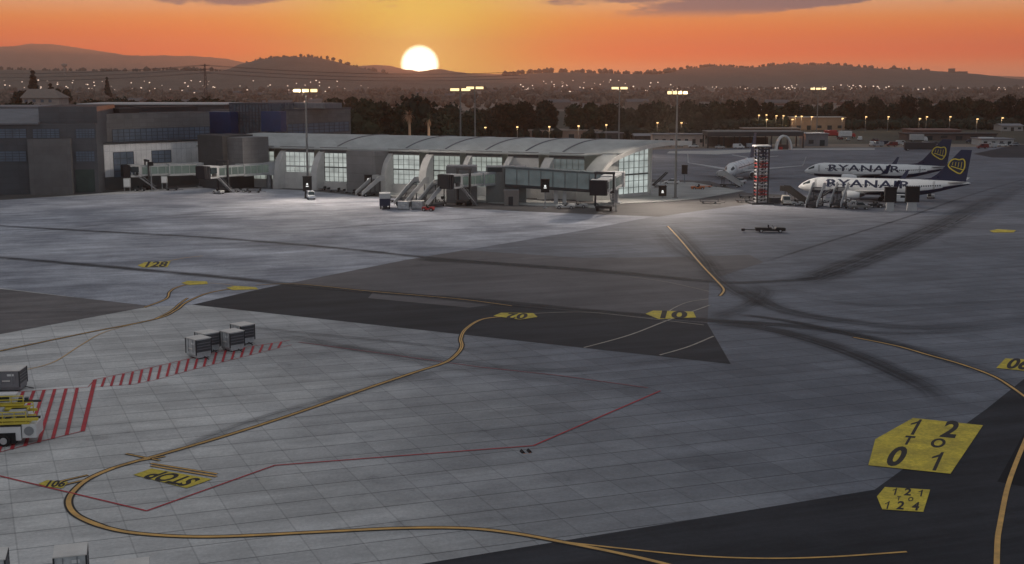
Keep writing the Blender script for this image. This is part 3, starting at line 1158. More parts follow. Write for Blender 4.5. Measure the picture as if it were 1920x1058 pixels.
# B: taupe block with window band over the white hall
fb = Facade((193, 357), (400, 343), 'office_building', 'taupe upper storey with a long window band behind the white panelled hall', 'building')
T2 = 5.0
fb.block('wall', M_bt, fb.s(188, 300, T2), fb.s(396, 300, T2), T2, 45, 0, fb.z(200, 214, T2), roofm=M_flat)
fb.window(210, 243, 394, 263, M_bwin, 18, 4, t=T2, framem=M_bframe)
fb.block('corner_pier', M_bd, fb.s(179, 300, T2), fb.s(188, 300, T2), T2 - 0.4, 40, 0, fb.z(188, 214, T2))
for k, (xa, xb, yt) in enumerate(((225, 262, 203), (265, 372, 200), (298, 306, 210), (330, 342, 206))):
    t0 = T2 + 6 + 5 * k
    m2 = MB()
    fb.block('roof_plant', M_flat if k < 2 else M_lgrey, fb.s(xa, 230, t0), fb.s(xb, 230, t0), t0, t0 + 6, fb.z(200, 214, T2) - 0.1, fb.z((xa + xb) / 2, yt, t0) if k < 2 else fb.z(200, 214, T2) + 1.1)
# white hall
fc = Facade((193, 357), (374, 345), 'panelled_hall', 'low hall of white vertical panels with two grey windows and a dark plinth', 'building')
zp = fc.z(193, 333)
zr = fc.z(193, 271.5)
fc.block('plinth', mat('plinth_stone', (0.13, 0.125, 0.12), 0.85, var=0.15), -1.4, fc.L + 2, 0, 4.8, 0, zp)
fc.block('wall', M_bw, -1.4, fc.L + 2, 0.05, 4.9, zp, zr)
fc.block('roof', M_dark, -1.8, fc.L + 2.2, -0.3, 4.95, zr, zr + 0.35)
fc.window(212, 286, 252, 331, M_bwin, 3, 4, framem=M_bframe)
fc.window(284, 283, 321, 304, M_bwin, 3, 3, framem=M_bframe)

# C: charcoal link block
fd = Facade((374, 352), (418, 356), 'link_block', 'plain charcoal block between the white hall and the curved terminal', 'building')
zt = fd.z(400, 254)
fd.block('wall', facade_mat('charcoal_cladding', (0.062, 0.062, 0.063), 3.0, 1.2, 0.85, 0.06), 0, fd.L * 1.05, 0, 10, 0, zt, roofm=M_flat)
fd.block('side_bay', M_bt, fd.L * 1.05, fd.s(447, 300), 1.5, 10, 4.5, zt - 0.4)

# D: blue boxed glass tower and rear block
fe = Facade(400, 560, 'glass_tower_building', 'blue glazed tower between two deep blue boxes behind the terminal', 'building', Y=(372, 360))
z0 = 9.0
fe.block('glazed_tower', mat('tower_glass', (0.10, 0.125, 0.155), 0.3, var=0.2), fe.s(430, 230), fe.s(502, 230), 0.5, 14, 0, fe.z(460, 193), roofm=M_flat)
m2 = MB()
for i in range(13):
    s = fe.s(430, 230) + (fe.s(502, 230) - fe.s(430, 230)) * i / 12
    m2.bar(fe.loc(s, 0.4, 5), fe.loc(s, 0.4, fe.z(460, 193)), 0.16, 0.16)
for yy in (195, 211, 216, 222, 228):
    z = fe.z(460, yy)
    m2.bar(fe.loc(fe.s(430, 230), 0.38, z), fe.loc(fe.s(502, 230), 0.38, z), 0.2, 0.2)
m2.build('tower_mullions', M_bframe, fe.root)
fe.block('blue_box', M_bluew, fe.s(400, 230), fe.s(446, 230), -3.5, 0.2, fe.z(420, 251, -3.5), fe.z(420, 210, -3.5))
fe.block('blue_box', M_bluew, fe.s(499, 230), fe.s(536, 230), -2.5, 0.3, fe.z(515, 247, -2.5), fe.z(515, 209, -2.5))
fe.block('canopy_roof', M_metalroof, fe.s(402, 230), fe.s(560, 230), 14.2, 24, fe.z(500, 205), fe.z(500, 195))
ff = Facade(534, 657, 'rear_office_block', 'grey brown flat block with a strip window behind the terminal roof', 'building', Y=(366, 392))
ff.block('wall', M_bt, 0, ff.L, 0, 30, 0, ff.z(560, 207), roofm=M_flat)
ff.window(538, 233, 654, 246, M_bwin, 12, 3, framem=M_bframe)
ff.block('parapet', M_bd, -0.2, ff.L + .2, -0.2, 1, ff.z(560, 207), ff.z(560, 204))
fg = Facade(-60, 150, 'roofed_hall', 'long low hall with a grey sloping roof behind the dark office wing', 'building', Y=(440, 440))
fg.block('wall', M_bd, 0, fg.L, 0, 30, 0, fg.z(60, 206))
fg.block('roof', M_metalroof, -1, fg.L + 1, -1, 31, fg.z(60, 206), fg.z(60, 200))
fh = Facade(150, 420, 'roofed_hall', 'dark long hall with light roof edge behind the taupe office block', 'building', Y=(470, 470))
fh.block('wall', M_bd, 0, fh.L, 0, 30, 0, fh.z(300, 197))
fh.block('roof', M_lgrey, -1, fh.L + 1, -1, 31, fh.z(300, 197), fh.z(300, 194.5))


# ------------------------------------------------------------------ jet bridges and gallery
M_jglass = glow_glass('bridge_glass_green', (0.45, 0.60, 0.52), 0.12)
M_jwall = mat('bridge_panel', (0.40, 0.41, 0.41), 0.5, var=0.1)
M_bellow = mat('bridge_bellows', (0.02, 0.02, 0.024), 0.9, var=0.3, nscale=2)


def jet_bridge(label, cabpx, rotpx, zf=4.0, colpx=None, glass=M_jglass, lift=0.24, ht=2.7, cab=True):
    """cab over ground pixel cabpx, rotunda over ground pixel rotpx"""
    A, d, L = frame_of(G(*cabpx), G(*rotpx))
    t = thing('jet_bridge', label, 'jet bridge', A, head(d), 'jet bridges at the terminal front')
    w2 = 1.5
    m = MB()
    m.box(1.8, L * .55, -w2, w2, zf, zf + 0.5)
    m.box(1.8, L * .55, -w2, w2, zf + ht - 0.35, zf + ht)
    m.box(L * .55 - .3, L, -w2 - .22, w2 + .22, zf - .2, zf + 0.35)
    m.box(L * .55 - .3, L, -w2 - .22, w2 + .22, zf + ht - 0.3, zf + ht + 0.2)
    for s in (-1, 1):
        for x in (1.8, L * .55 - .3, L - .4):
            m.box(x, x + .35, s * w2 - .15, s * w2 + .15, zf + .3, zf + ht - .2)
    tun = m.build('tunnel', M_jwall, t)
    g = MB()
    for s in (-1, 1):
        g.box(2.1, L * .55 - .3, s * (w2 - .06) - .04, s * (w2 - .06) + .04, zf + .5, zf + ht - .35)
        g.box(L * .55, L - .4, s * (w2 + .10) - .04, s * (w2 + .10) + .04, zf + .35, zf + ht - .3)
    k = g
    n = int(L / 2.2)
    for i in range(1, n):
        x = 2.1 + (L - 2.6) * i / n
        o = 0.03 if x < L * .55 else .19
        for s in (-1, 1):
            k.box(x - .06, x + .06, s * (w2 + o) - .04, s * (w2 + o) + .04, zf + .35, zf + ht - .3, 1)
    g.build('tunnel_glass', [glass, M_jwall], t)
    # rotunda on its pier
    m = MB()
    m.tube([(L + 1, 0, zf - .4), (L + 1, 0, zf + ht + .35)], 2.3, 16)
    m.build('rotunda', M_jwall, t)
    m = MB()
    m.tube([(L + 1, 0, 0), (L + 1, 0, zf - .4)], 0.75, 12)
    m.box(L - .4, L + 2.4, -1.4, 1.4, 0, .4)
    m.build('pier', M_steel, t)
    # cab with bellows and roof
    m = MB()
    m.box(-0.8, 1.9, -1.9, 1.9, zf - .15, zf + .25)
    m.box(-0.8, 1.9, -1.9, 1.9, zf + ht - .1, zf + ht + .3)
    for x in (-.6, 1.6):
        for y in (-1.75, 1.55):
            m.box(x, x + .25, y, y + .25, zf + .2, zf + ht)
    m.box(1.2, 1.85, -1.8, 1.8, zf + .2, zf + ht)
    cab_ = m.build('cab', M_lgrey, t)
    for y in (-1.82, 1.76):
        m = MB()
        m.box(-.7, 1.3, y, y + .06, zf + 1.1, zf + ht - .2)
        m.build('cab_window', M_glass, cab_)
    m = MB()
    for i in range(5):
        x = -0.9 - i * .34
        e = 0.10 if i % 2 else 0
        m.box(x - .30, x, -1.75 - e, 1.75 + e, zf - .1 - e, zf + ht + .25 + e)
    m.build('bellows', M_bellow, t)
    # lift frame and bogie
    xl = max(3.5, L * lift)
    m = MB()
    for s in (-1, 1):
        m.box(xl - .2, xl + .2, s * 2.0 - .2, s * 2.0 + .2, 1.0, zf + ht + 1.3)
    m.box(xl - .25, xl + .25, -2.3, 2.3, zf + ht + 1.0, zf + ht + 1.5)
    m.box(xl - .3, xl + .3, -2.3, 2.3, zf - .55, zf - .2)
    m.build('lift_frame', M_dark, t)
    m = MB()
    m.box(xl - .8, xl + .8, -1.9, 1.9, .65, 1.15)
    bo = m.build('bogie', M_dark, t)
    for y in (-1.5, 1.5):
        m = MB()
        for dx in (-.5, .5):
            m.wheel(xl + dx, y, .5, .5, .35)
        m.build('wheel', M_black, bo)
    # service stair
    m = MB()
    for i in range(12):
        z = zf - i * zf / 12
        m.box(1.0 + i * .38, 1.45 + i * .38, -2.9, -2.0, z - .1, z)
    m.bar((1.0, -2.05, zf + .9), (5.4, -2.05, .9), .06, .06)
    m.bar((1.0, -2.9, zf + .9), (5.4, -2.9, .9), .06, .06)
    m.bar((1.0, -2.05, zf), (5.6, -2.05, 0), .1, .25)
    m.bar((1.0, -2.9, zf), (5.6, -2.9, 0), .1, .25)
    m.build('service_stair', M_steel, t)
    return t


jet_bridge('green glazed jet bridge in front of the white panelled hall', (250, 357), (372, 352), 3.7, lift=.22)
jet_bridge('jet bridge with white edged green glass nearest the black lamp mast', (392, 364), (500, 354), 4.1)
jet_bridge('short jet bridge with dark bellows beside the boarding stairs', (846, 388), (942, 378), 4.4)
jet_bridge('dark cabbed jet bridge at the outer end of the glazed gallery', (1124, 402), (1152, 383), 4.4, lift=.3)

# long glazed gallery along the terminal front
ga, gb = G(948, 381), G(1150, 383)
A, d, L = frame_of(ga, gb)
gal = thing('glazed_gallery', 'long raised glazed gallery sloping along the terminal front to the outer jet bridge', 'gallery', A, head(d))
m = MB()
zf, zg = 4.6, 3.2
def slab(m, x0, x1, y0, y1, za0, za1, zb0, zb1):
    v = [(x0, y0, za0), (x1, y0, zb0), (x1, y1, zb0), (x0, y1, za0), (x0, y0, za1), (x1, y0, zb1), (x1, y1, zb1), (x0, y1, za1)]
    m.add(v, [(3, 2, 1, 0), (4, 5, 6, 7), (0, 1, 5, 4), (1, 2, 6, 5), (2, 3, 7, 6), (3, 0, 4, 7)])
h_ = 3.6
slab(m, 0, L, -1.7, 1.7, zf + h_, zf + h_ + .45, zg + h_, zg + h_ + .45)
m.build('roof', mat('gallery_roof', (0.10, 0.125, 0.13), 0.5, var=0.1), gal)
m = MB()
slab(m, 0, L, -1.7, 1.7, zf - .7, zf, zg - .7, zg)
m.build('floor_beam', M_dark, gal)
m = MB()
for y in (-1.5, 1.5):
    slab(m, 0, L, y - .04, y + .04, zf, zf + h_, zg, zg + h_)
gg = m.build('gallery_glass', glow_glass('gallery_glass', (0.34, 0.42, 0.44), 0.16), gal)
m = MB()
for i in range(10):
    x = L * i / 9
    zz_ = zf + (zg - zf) * i / 9
    for y in (-1.57, 1.57):
        m.box(x - .08, x + .08, y - .05, y + .05, zz_, zz_ + h_)
m.build('gallery_bars', M_dark, gg)
for i in (4, 5):
    m = MB()
    x = L * .47 + (i - 4) * 2.0
    m.box(x - .45, x + .45, -.6, .6, 0, zf + (zg - zf) * .5 - .7)
    m.build('pier', M_lgrey, gal)

fi = Facade((945, 386), (973, 386), 'brick_kiosk', 'small square taupe kiosk under the glazed gallery', 'kiosk')
fi.block('wall', mat('taupe_block', (0.24, 0.215, 0.195), 0.85, var=0.1), 0, fi.L, 0, 3.5, 0, fi.z(950, 357), roofm=M_mgrey)
fi.block('door', M_dark, fi.L * .3, fi.L * .6, -.05, 0.02, 0, 2.1)
fj = Facade((836, 383), (940, 383), 'service_block', 'blocky dark grey service tower where the gallery meets the terminal', 'building')
fj.block('wall', M_tgrey, 0, fj.L * .55, 2, 8, 0, fj.z(870, 312, 2), roofm=M_mgrey)
fj.block('upper_wall', mat('grey_green_panel', (0.19, 0.2, 0.19), 0.7, var=0.1), fj.L * .72, fj.L * 1.45, 2.2, 7, 0, fj.z(940, 313, 2), roofm=M_mgrey)
fj.block('window', M_glass, fj.L * .75, fj.L * 1.02, 2.1, 2.25, fj.z(930, 323, 2), fj.z(930, 315, 2))
fk = Facade((415, 345), (520, 352), 'service_block', 'pale grey flat topped service block behind the second jet bridge', 'building')
fk.block('wall', mat('pale_grey_panel', (0.36, 0.355, 0.33), 0.75, var=0.1), fk.s(430, 330), fk.L * 1.06, 2, 6, 0, fk.z(470, 296, 2), roofm=M_lgrey)
fk.block('window', M_glass, fk.s(466, 310), fk.s(492, 310), 1.9, 2.1, fk.z(480, 307), fk.z(480, 297))
fl = Facade((528, 350), (585, 352), 'service_shed', 'low brown maroon shed against the terminal left of the first lit bay', 'shed')
fl.block('wall', mat('maroon_brown_wall', (0.085, 0.07, 0.07), 0.8, var=0.15), fl.s(540, 340), fl.L, -1.0, 1.5, 0, fl.z(560, 326), roofm=M_mgrey)
fl.block('door', M_dark, fl.L * .6, fl.L * .75, -1.05, -.95, 0, 2.2)


# ------------------------------------------------------------------ stand guidance boxes
def guidance_box(label, p, zbox, size=(1.9, 0.5, 2.0), legs='post', pale=False, dot=True):
    o = G(*p)
    t = thing('guidance_sign', label, 'stand sign', o, math.atan2(-o.x, o.y) * 0.4, 'black stand guidance boxes')
    a, b, c = size
    m = MB()
    if legs == 'post':
        m.tube([(0, 0, 0), (0, 0, zbox)], .13, 8)
        m.box(-.5, .5, -.5, .5, 0, .25)
        m.build('post', M_steel, t)
    else:
        m.prism([(-a * .36, 0), (a * .36, 0), (a * .30, zbox), (-a * .30, zbox)], -.5, .5)
        m.build('pedestal', M_lgrey if pale else M_dark, t, bevel=.05)
    m = MB()
    m.box(-a / 2, a / 2, -b / 2, b / 2, zbox, zbox + c)
    m.box(-a / 2 - .08, a / 2 + .08, -b / 2 - .35, b / 2, zbox + c, zbox + c + .12)
    bx = m.build('box', mat('matt_black', (0.008, 0.008, 0.009), 0.7, var=0.1), t)
    if dot:
        m = MB()
        m.tube([(0, -b / 2 - .04, zbox + c * .5), (0, -b / 2 + .02, zbox + c * .5)], .24, 10)
        m.box(-.32, .32, -b / 2 - .03, -b / 2 + .02, zbox + c * .32, zbox + c * .38)
        m.build('indicator', M_dot, bx)
    return t


guidance_box('black stand sign over the foot of the stairs by the curved rib', (691, 366), 3.0)
guidance_box('black stand sign on a post in front of the glazed gallery', (1022, 391), 3.6, (1.9, .5, 2.9))
guidance_box('black stand sign standing low on the pale pavement by the glass end wall', (1242, 372), .55, (1.9, .6, 2.4))
guidance_box('black stand sign between the glass end wall and the head-on airliner', (1283, 344), 2.6, (1.6, .5, 2.4), dot=False)
guidance_box('tall black stand sign at the foot of the leftmost lamp mast', (577, 372), 1.7, (2.1, .9, 3.6), 'ped')
guidance_box('black stand sign on a thin post before the white panelled hall', (285, 359), 6.6, (1.3, .5, .9), dot=False)
guidance_box('left one of two large black boxes on white pedestals by the front airliner', (1668, 396), 2.0, (2.5, 1.2, 3.2), 'ped', True, False)
guidance_box('right one of two large black boxes on white pedestals by the front airliner', (1709, 396), 2.0, (2.9, 1.2, 3.3), 'ped', True, False)


# ------------------------------------------------------------------ lamp masts
def mast(label, p, top, heads=3, wide=3.0, Y=None, power=30000, aim=None, spot=98):
    o = G(*p) if Y is None else Vector((atdist(p[0], Y), Y, 0))
    o.z = 0
    h = zat(top, math.hypot(o.y, 0))
    t = thing('floodlight_mast', label, 'lamp mast', o, math.atan2(-o.x, o.y), 'floodlight masts around the apron')
    m = MB()
    m.tube([(0, 0, 0), (0, 0, h * .5), (0, 0, h + .1)], [.34, .26, .16], 10)
    m.box(-.7, .7, -.7, .7, 0, .35)
    m.build('pole', mat('galvanised_pole', (0.22, 0.22, 0.21), 0.6, .2, var=.1), t)
    m = MB()
    m.box(-wide, wide, -.3, .3, h - .15, h + .1)
    m.box(-wide, wide, .3, .36, h + .1, h + .45)
    m.build('head_frame', M_dark, t)
    lw = wide * .78 / max(1, heads - 1) * .80
    lh = .40 + .0007 * o.y
    for i in range(heads):
        x = 0 if heads == 1 else -wide * .78 + 2 * wide * .78 * i / (heads - 1)
        m = MB()
        m.box(x - lw, x + lw, -.85, -.25, h - .1, h + lh)
        hd = m.build('lamp', M_lamp, t)
    for aim_ in (aim or [(0, -1.15, -1)]):
        flood(t, h, power, aim_, spot)
    return t


def flood(t, h, power, aim, spot):
    li = bpy.data.lights.new('floodlight', 'SPOT')
    li.energy = power
    li.color = (1.0, .86, .74)
    li.spot_size = R(spot)
    li.spot_blend = .9
    li.shadow_soft_size = 1.2
    lo = bpy.data.objects.new('floodlight', li)
    COL.objects.link(lo)
    lo.parent = t
    lo.location = (0, -1.2 if aim[1] <= .5 else 1.4, h - .2)
    lo.rotation_euler = Vector(aim).to_track_quat('-Z', 'Y').to_euler()


mast('tall lamp mast with three lamps rising over the left part of the terminal', (578, 368), 172, 3, 2.6, power=42000, aim=[(0, -1.15, -1), (-2.0, .25, -1), (1.5, -1.1, -1)])
mast('lamp mast rising behind the middle of the curved roof, lower lamps of the pair', (864, 322), 170, 2, 2.2, power=16000, aim=[(0, 1.0, -1)])
mast('lamp mast rising behind the middle of the curved roof, thinner and higher one', (891, 297), 166.5, 2, 2.2, power=16000, aim=[(0, 1, -1)])
mast('lamp mast standing alone against the tree line left of the glass end wall', (1160, 287), 167, 2, 2.2, power=25000, aim=[(0, -1, -1)])
mast('tall lamp mast on the pavement beside the glass end wall', (1266, 373), 176, 4, 2.4, power=60000, aim=[(-.9, -1.3, -1), (2.0, -.4, -1), (.5, -1.1, -1)])
mast('far lamp mast above the brick building at the tree line', (1531, 252), 168, 3, 3.6, power=20000)


# ------------------------------------------------------------------ airliners
SECT = [(0.0, 2.72, .03), (.18, 2.74, .26), (.6, 2.80, .58), (1.2, 2.90, .90), (2.0, 3.02, 1.22), (2.9, 3.16, 1.50), (4.0, 3.26, 1.74),
        (5.5, 3.30, 1.87), (8, 3.30, 1.88), (12, 3.30, 1.88), (16, 3.30, 1.88), (20, 3.30, 1.88), (25, 3.30, 1.88), (27.5, 3.40, 1.83), (30, 3.60, 1.62),
        (32.5, 3.90, 1.28), (35, 4.22, .90), (37, 4.45, .60), (38.6, 4.60, .34), (39.4, 4.64, .12)]
RZ = 1.06


def sect(x):
    for a, b in zip(SECT, SECT[1:]):
        if a[0] <= x <= b[0]:
            k = (x - a[0]) / (b[0] - a[0])
            return a[1] + (b[1] - a[1]) * k, a[2] + (b[2] - a[2]) * k
    return SECT[-1][1:]


def wing_mb(root, tip, thick, thick2):
    """root/tip = (x_le, chord, y, z); x measured back from the nose"""
    prof_ = [(0, 0), (.02, .45), (.12, .9), (.3, 1), (.6, .7), (1, .04), (.6, -.4), (.25, -.55), (.08, -.45), (.02, -.25)]
    mb = MB()
    v = []
    for (xl, ch, y, z), tk in ((root, thick), (tip, thick2)):
        for a, b in prof_:
            v.append((-(xl + a * ch), y, z + b * tk))
    n = len(prof_)
    f = [(i, (i + 1) % n, n + (i + 1) % n, n + i) for i in range(n)] + [tuple(range(n)), tuple(range(2 * n - 1, n - 1, -1))]
    mb.add(v, f)
    return mb


def airliner(label, loc, fwd, lettering=True, finm=None, belly=True, group=None):
    t = thing('airliner', label, 'airliner', loc, head(fwd), group)
    xs = []
    x = 0.0
    for s0, s1 in zip(SECT, SECT[1:]):
        n = max(1, int((s1[0] - s0[0]) / .7))
        for i in range(n):
            xs.append(s0[0] + (s1[0] - s0[0]) * i / n)
    xs.append(39.4)
    SEG = 32
    v, f, ms = [], [], []
    for x in xs:
        zc, r = sect(x)
        for k in range(SEG):
            a = 2 * math.pi * k / SEG
            v.append((-x, r * math.cos(a), zc + r * RZ * math.sin(a)))
    for i in range(len(xs) - 1):
        for k in range(SEG):
            k2 = (k + 1) % SEG
            f.append((i * SEG + k, i * SEG + k2, (i + 1) * SEG + k2, (i + 1) * SEG + k))
            am = 2 * math.pi * (k + .5) / SEG
            xm = (xs[i] + xs[i + 1]) / 2
            sz = math.sin(am)
            lim = -.62 if xm < 24 else -.62 + (xm - 24) * .035
            mi = 0
            if belly and sz < lim and xm > 3.2:
                mi = 1
            if 1.55 < xm < 2.75 and .34 < sz < .80:
                mi = 2
            ms.append(mi)
    mb = MB()
    mb.add(v, f, mats=ms)
    fu = mb.build('fuselage', [M_plane, M_navy, M_glass], t, smooth=True)
    mb = MB()
    for sgn in (-1, 1):
        x = 6.2
        while x < 33:
            zc, r = sect(x)
            zw = 3.72 + max(0, x - 27) * .06
            y = r * math.sqrt(max(.01, 1 - ((zw - zc) / (r * RZ)) ** 2))
            mb.box(-x - .14, -x + .14, sgn * (y - .05), sgn * (y + .012), zw - .18, zw + .18)
            x += .51
    mb.build('cabin_windows', M_glass, fu)
    for sgn in (-1, 1):
        for xd in (4.4, 31.2):
            zc, r = sect(xd)
            mb = MB()
            for i in range(6):
                z0, z1 = 2.85 + i * .31 + (xd > 20) * .3, 2.85 + (i + 1) * .31 + (xd > 20) * .3
                q = []
                for z in (z0, z1):
                    y = r * math.sqrt(max(.01, 1 - ((z - zc) / (r * RZ)) ** 2)) + .012
                    q.append((y, z))
                mb.add([(-xd - .42, sgn * q[0][0], q[0][1]), (-xd + .42, sgn * q[0][0], q[0][1]), (-xd + .42, sgn * q[1][0], q[1][1]), (-xd - .42, sgn * q[1][0], q[1][1])],
                       [(0, 1, 2, 3)])
            mb.build('door', M_lgrey, fu)
    for sgn in (-1, 1):
        mb = wing_mb((13.2, 7.6, sgn * 1.5, 2.2), (22.2, 1.7, sgn * 17.0, 3.75), .50, .10)
        wg = mb.build('wing', mat('wing_grey', (0.42, 0.42, 0.42), .4, var=.06), t)
        m2 = MB()
        v = []
        for (xl, ch, y, z) in ((22.2, 1.7, 17.0, 3.78), (22.9, 1.3, 17.25, 4.4), (24.2, .6, 17.7, 6.3)):
            v += [(-xl, sgn * y - .05, z), (-xl - ch, sgn * y - .05, z), (-xl - ch, sgn * y + .05, z), (-xl, sgn * y + .05, z)]
        fs = []
        for a in (0, 4):
            fs += [(a, a + 1, a + 5, a + 4), (a + 1, a + 2, a + 6, a + 5), (a + 2, a + 3, a + 7, a + 6), (a + 3, a, a + 4, a + 7)]
        fs.append((8, 9, 10, 11))
        m2.add(v, fs)
        m2.build('winglet', M_navy if lettering else M_lgrey, wg)
        # engine
        pr = [(10.9, .80), (11.0, .92), (11.5, 1.02), (12.6, 1.05), (13.8, .95), (14.8, .72), (15.0, .60)]
        mb = MB()
        mb.tube([(-x, sgn * 4.83, 1.55) for x, r in pr], [r for x, r in pr], 20, 0, cap=False)
        en = mb.build('engine', M_plane, t, smooth=True)
        mb = MB()
        mb.tube([(-11.15, sgn * 4.83, 1.55), (-11.2, sgn * 4.83, 1.55)], .84, 20)
        mb.build('fan', M_dark, en)
        mb = MB()
        mb.tube([(-14.4, sgn * 4.83, 1.6), (-15.5, sgn * 4.83, 1.6), (-16.2, sgn * 4.83, 1.6)], [.62, .40, .08], 14)
        mb.build('exhaust_cone', M_dark, en)
        mb = MB()
        mb.prism([(-12.2, 2.4), (-17.0, 2.35), (-16.0, 2.0), (-13.0, 2.2)], sgn * 4.83 - .14, sgn * 4.83 + .14)
        mb.build('pylon', M_lgrey, en)
        mb = wing_mb((34.2, 3.6, sgn * .5, 4.75), (37.9, 1.3, sgn * 7.1, 5.5), .22, .08)
        mb.build('tailplane', M_lgrey, t)
    # fin
    mb = MB()
    out = [(-27.2, 5.15), (-30.6, 5.75), (-32.0, 6.7), (-36.9, 12.45), (-39.3, 12.45), (-38.4, 5.0), (-33, 4.9)]
    n = len(out)
    v = [(x, 0.16 if z < 7 else .09, z) for x, z in out] + [(x, -.16 if z < 7 else -.09, z) for x, z in out]
    mb.add(v, [tuple(range(n)), tuple(range(2 * n - 1, n - 1, -1))] + [(i, n + i, n + (i + 1) % n, (i + 1) % n) for i in range(n)])
    fin = mb.build('tail_fin', finm or M_navy, t)
    if lettering:
        # harp emblem: yellow outline with strings
        me_ = MB()
        pts = [(-33.6, 8.6), (-34.2, 9.9), (-35.2, 10.5), (-36.4, 10.3), (-37.4, 10.5), (-37.9, 9.8), (-37.9, 8.2), (-37.3, 6.9), (-36.6, 6.5), (-35.2, 7.2), (-34.2, 7.9), (-33.6, 8.6)]
        for sgn in (-1, 1):
            yy = sgn * .20
            P = spline([(-36.35 + (a + 36.1) * .84, 8.7 + (b - 8.6) * .84) for a, b in pts], 5)
            for a, b in zip(P, P[1:]):
                me_.bar((a.x, yy, a.y), (b.x, yy, b.y), .05, .27)
            for k in range(4):
                xa = -35.0 - k * .65
                me_.bar((xa - .15, yy, 8.85 - k * .25), (xa - .3, yy, 9.6), .05, .10)
            me_.bar((-34.9, yy, 8.6), (-37.5, yy, 7.8), .05, .2)
        me_.build('harp_emblem', M_yellow, fin)
        # lettering wrapped on the cabin side
        for sgn in (1, -1):
            for word, xc, szx, mt in (('RYANAIR', 16.4, 2.75, M_navy), ):
                v, f = text_mesh(word, szx, .05, 1.62, 1.06)
                bm = bmesh.new()
                bv = [bm.verts.new((a, b, 0)) for a, b in v]
                for ff_ in f:
                    try:
                        bm.faces.new([bv[k] for k in ff_])
                    except ValueError:
                        pass
                for k in range(-8, 9):
                    g_ = bm.verts[:] + bm.edges[:] + bm.faces[:]
                    bmesh.ops.bisect_plane(bm, geom=g_, plane_co=(0, k * .16, 0), plane_no=(0, 1, 0))
                bm.verts.index_update()
                mb = MB()
                vs = []
                for p in bm.verts:
                    x = xc + p.co.x * (1 if sgn > 0 else -1)
                    zc, r = sect(x)
                    z = 3.95 + p.co.y * .88
                    k = max(-.98, min(.98, (z - zc) / (r * RZ)))
                    y = r * math.sqrt(1 - k * k) + .035
                    vs.append((-x, sgn * y, z))
                mb.add(vs, [[q.index for q in ff_.verts] for ff_ in bm.faces])
                bm.free()
                mb.build('lettering', mt, fu)
            mb = MB()
            prev = None
            for k in range(15):
                a = .7 + k / 14 * 5.0
                x = 7.4 + .85 * math.cos(a) * -1
                z = 3.95 + .82 * math.sin(a)
                zc, r = sect(x)
                kk = max(-.98, min(.98, (z - zc) / (r * RZ)))
                q = (-x, sgn * (r * math.sqrt(1 - kk * kk) + .03), z)
                if prev:
                    mb.bar(prev, q, .05, .30)
                prev = q
            mb.build('harp_emblem', mat('grey_emblem', (0.16, .17, .22), .5, var=0), fu)
    # gear
    def gear(x, y, r, wd):
        mb = MB()
        mb.tube([(-x, y, r), (-x, y, 1.9)], .11, 8)
        mb.bar((-x, y, .9), (-x - .9, y, 1.7), .08, .08)
        g = mb.build('landing_gear', M_steel, t)
        for s in (-1, 1):
            mb = MB()
            mb.wheel(-x, y + s * (wd + .08), r, r, wd)
            mb.build('wheel', M_black, g)
    gear(4.1, 0, .36, .2)
    gear(19.6, 2.85, .56, .36)
    gear(19.6, -2.85, .56, .36)
    return t


n1 = G(1497, 349, 2.9)
n1.z = 0
tl1 = G(1829, 345, 4.6)
tl1.z = 0
fwd = (n1 - tl1).normalized()
airliner('white airliner with blue lettering and harp on its dark fin, nearest to the camera', n1, fwd, group='parked airliners')
pn = Vector((-fwd.y, fwd.x, 0))
if pn.y < 0:
    pn = -pn
off2 = Vector((13.6, 52.0, 0))
airliner('white lettered airliner parked behind the nearest one, its dark fin rising left of the other', n1 + off2, fwd, group='parked airliners')
airliner('plain white airliner seen head on behind the red lattice tower', Vector((60.5, 347, 0)), Vector((-.375, -.927, 0)), lettering=False, belly=False,
         finm=mat('slate_blue_paint', (0.06, .08, .13), .4, var=.1), group='parked airliners')


# ------------------------------------------------------------------ vehicles
def wheels(t, xs, y, r, wd):
    for x in xs:
        for s in (-1, 1):
            m = MB()
            m.wheel(x, s * y, r, r, wd)
            wl = m.build('wheel', M_black, t)
            m = MB()
            m.wheel(x, s * (y + wd / 2), r, r * .55, .03)
            m.build('rim', M_lgrey, wl)


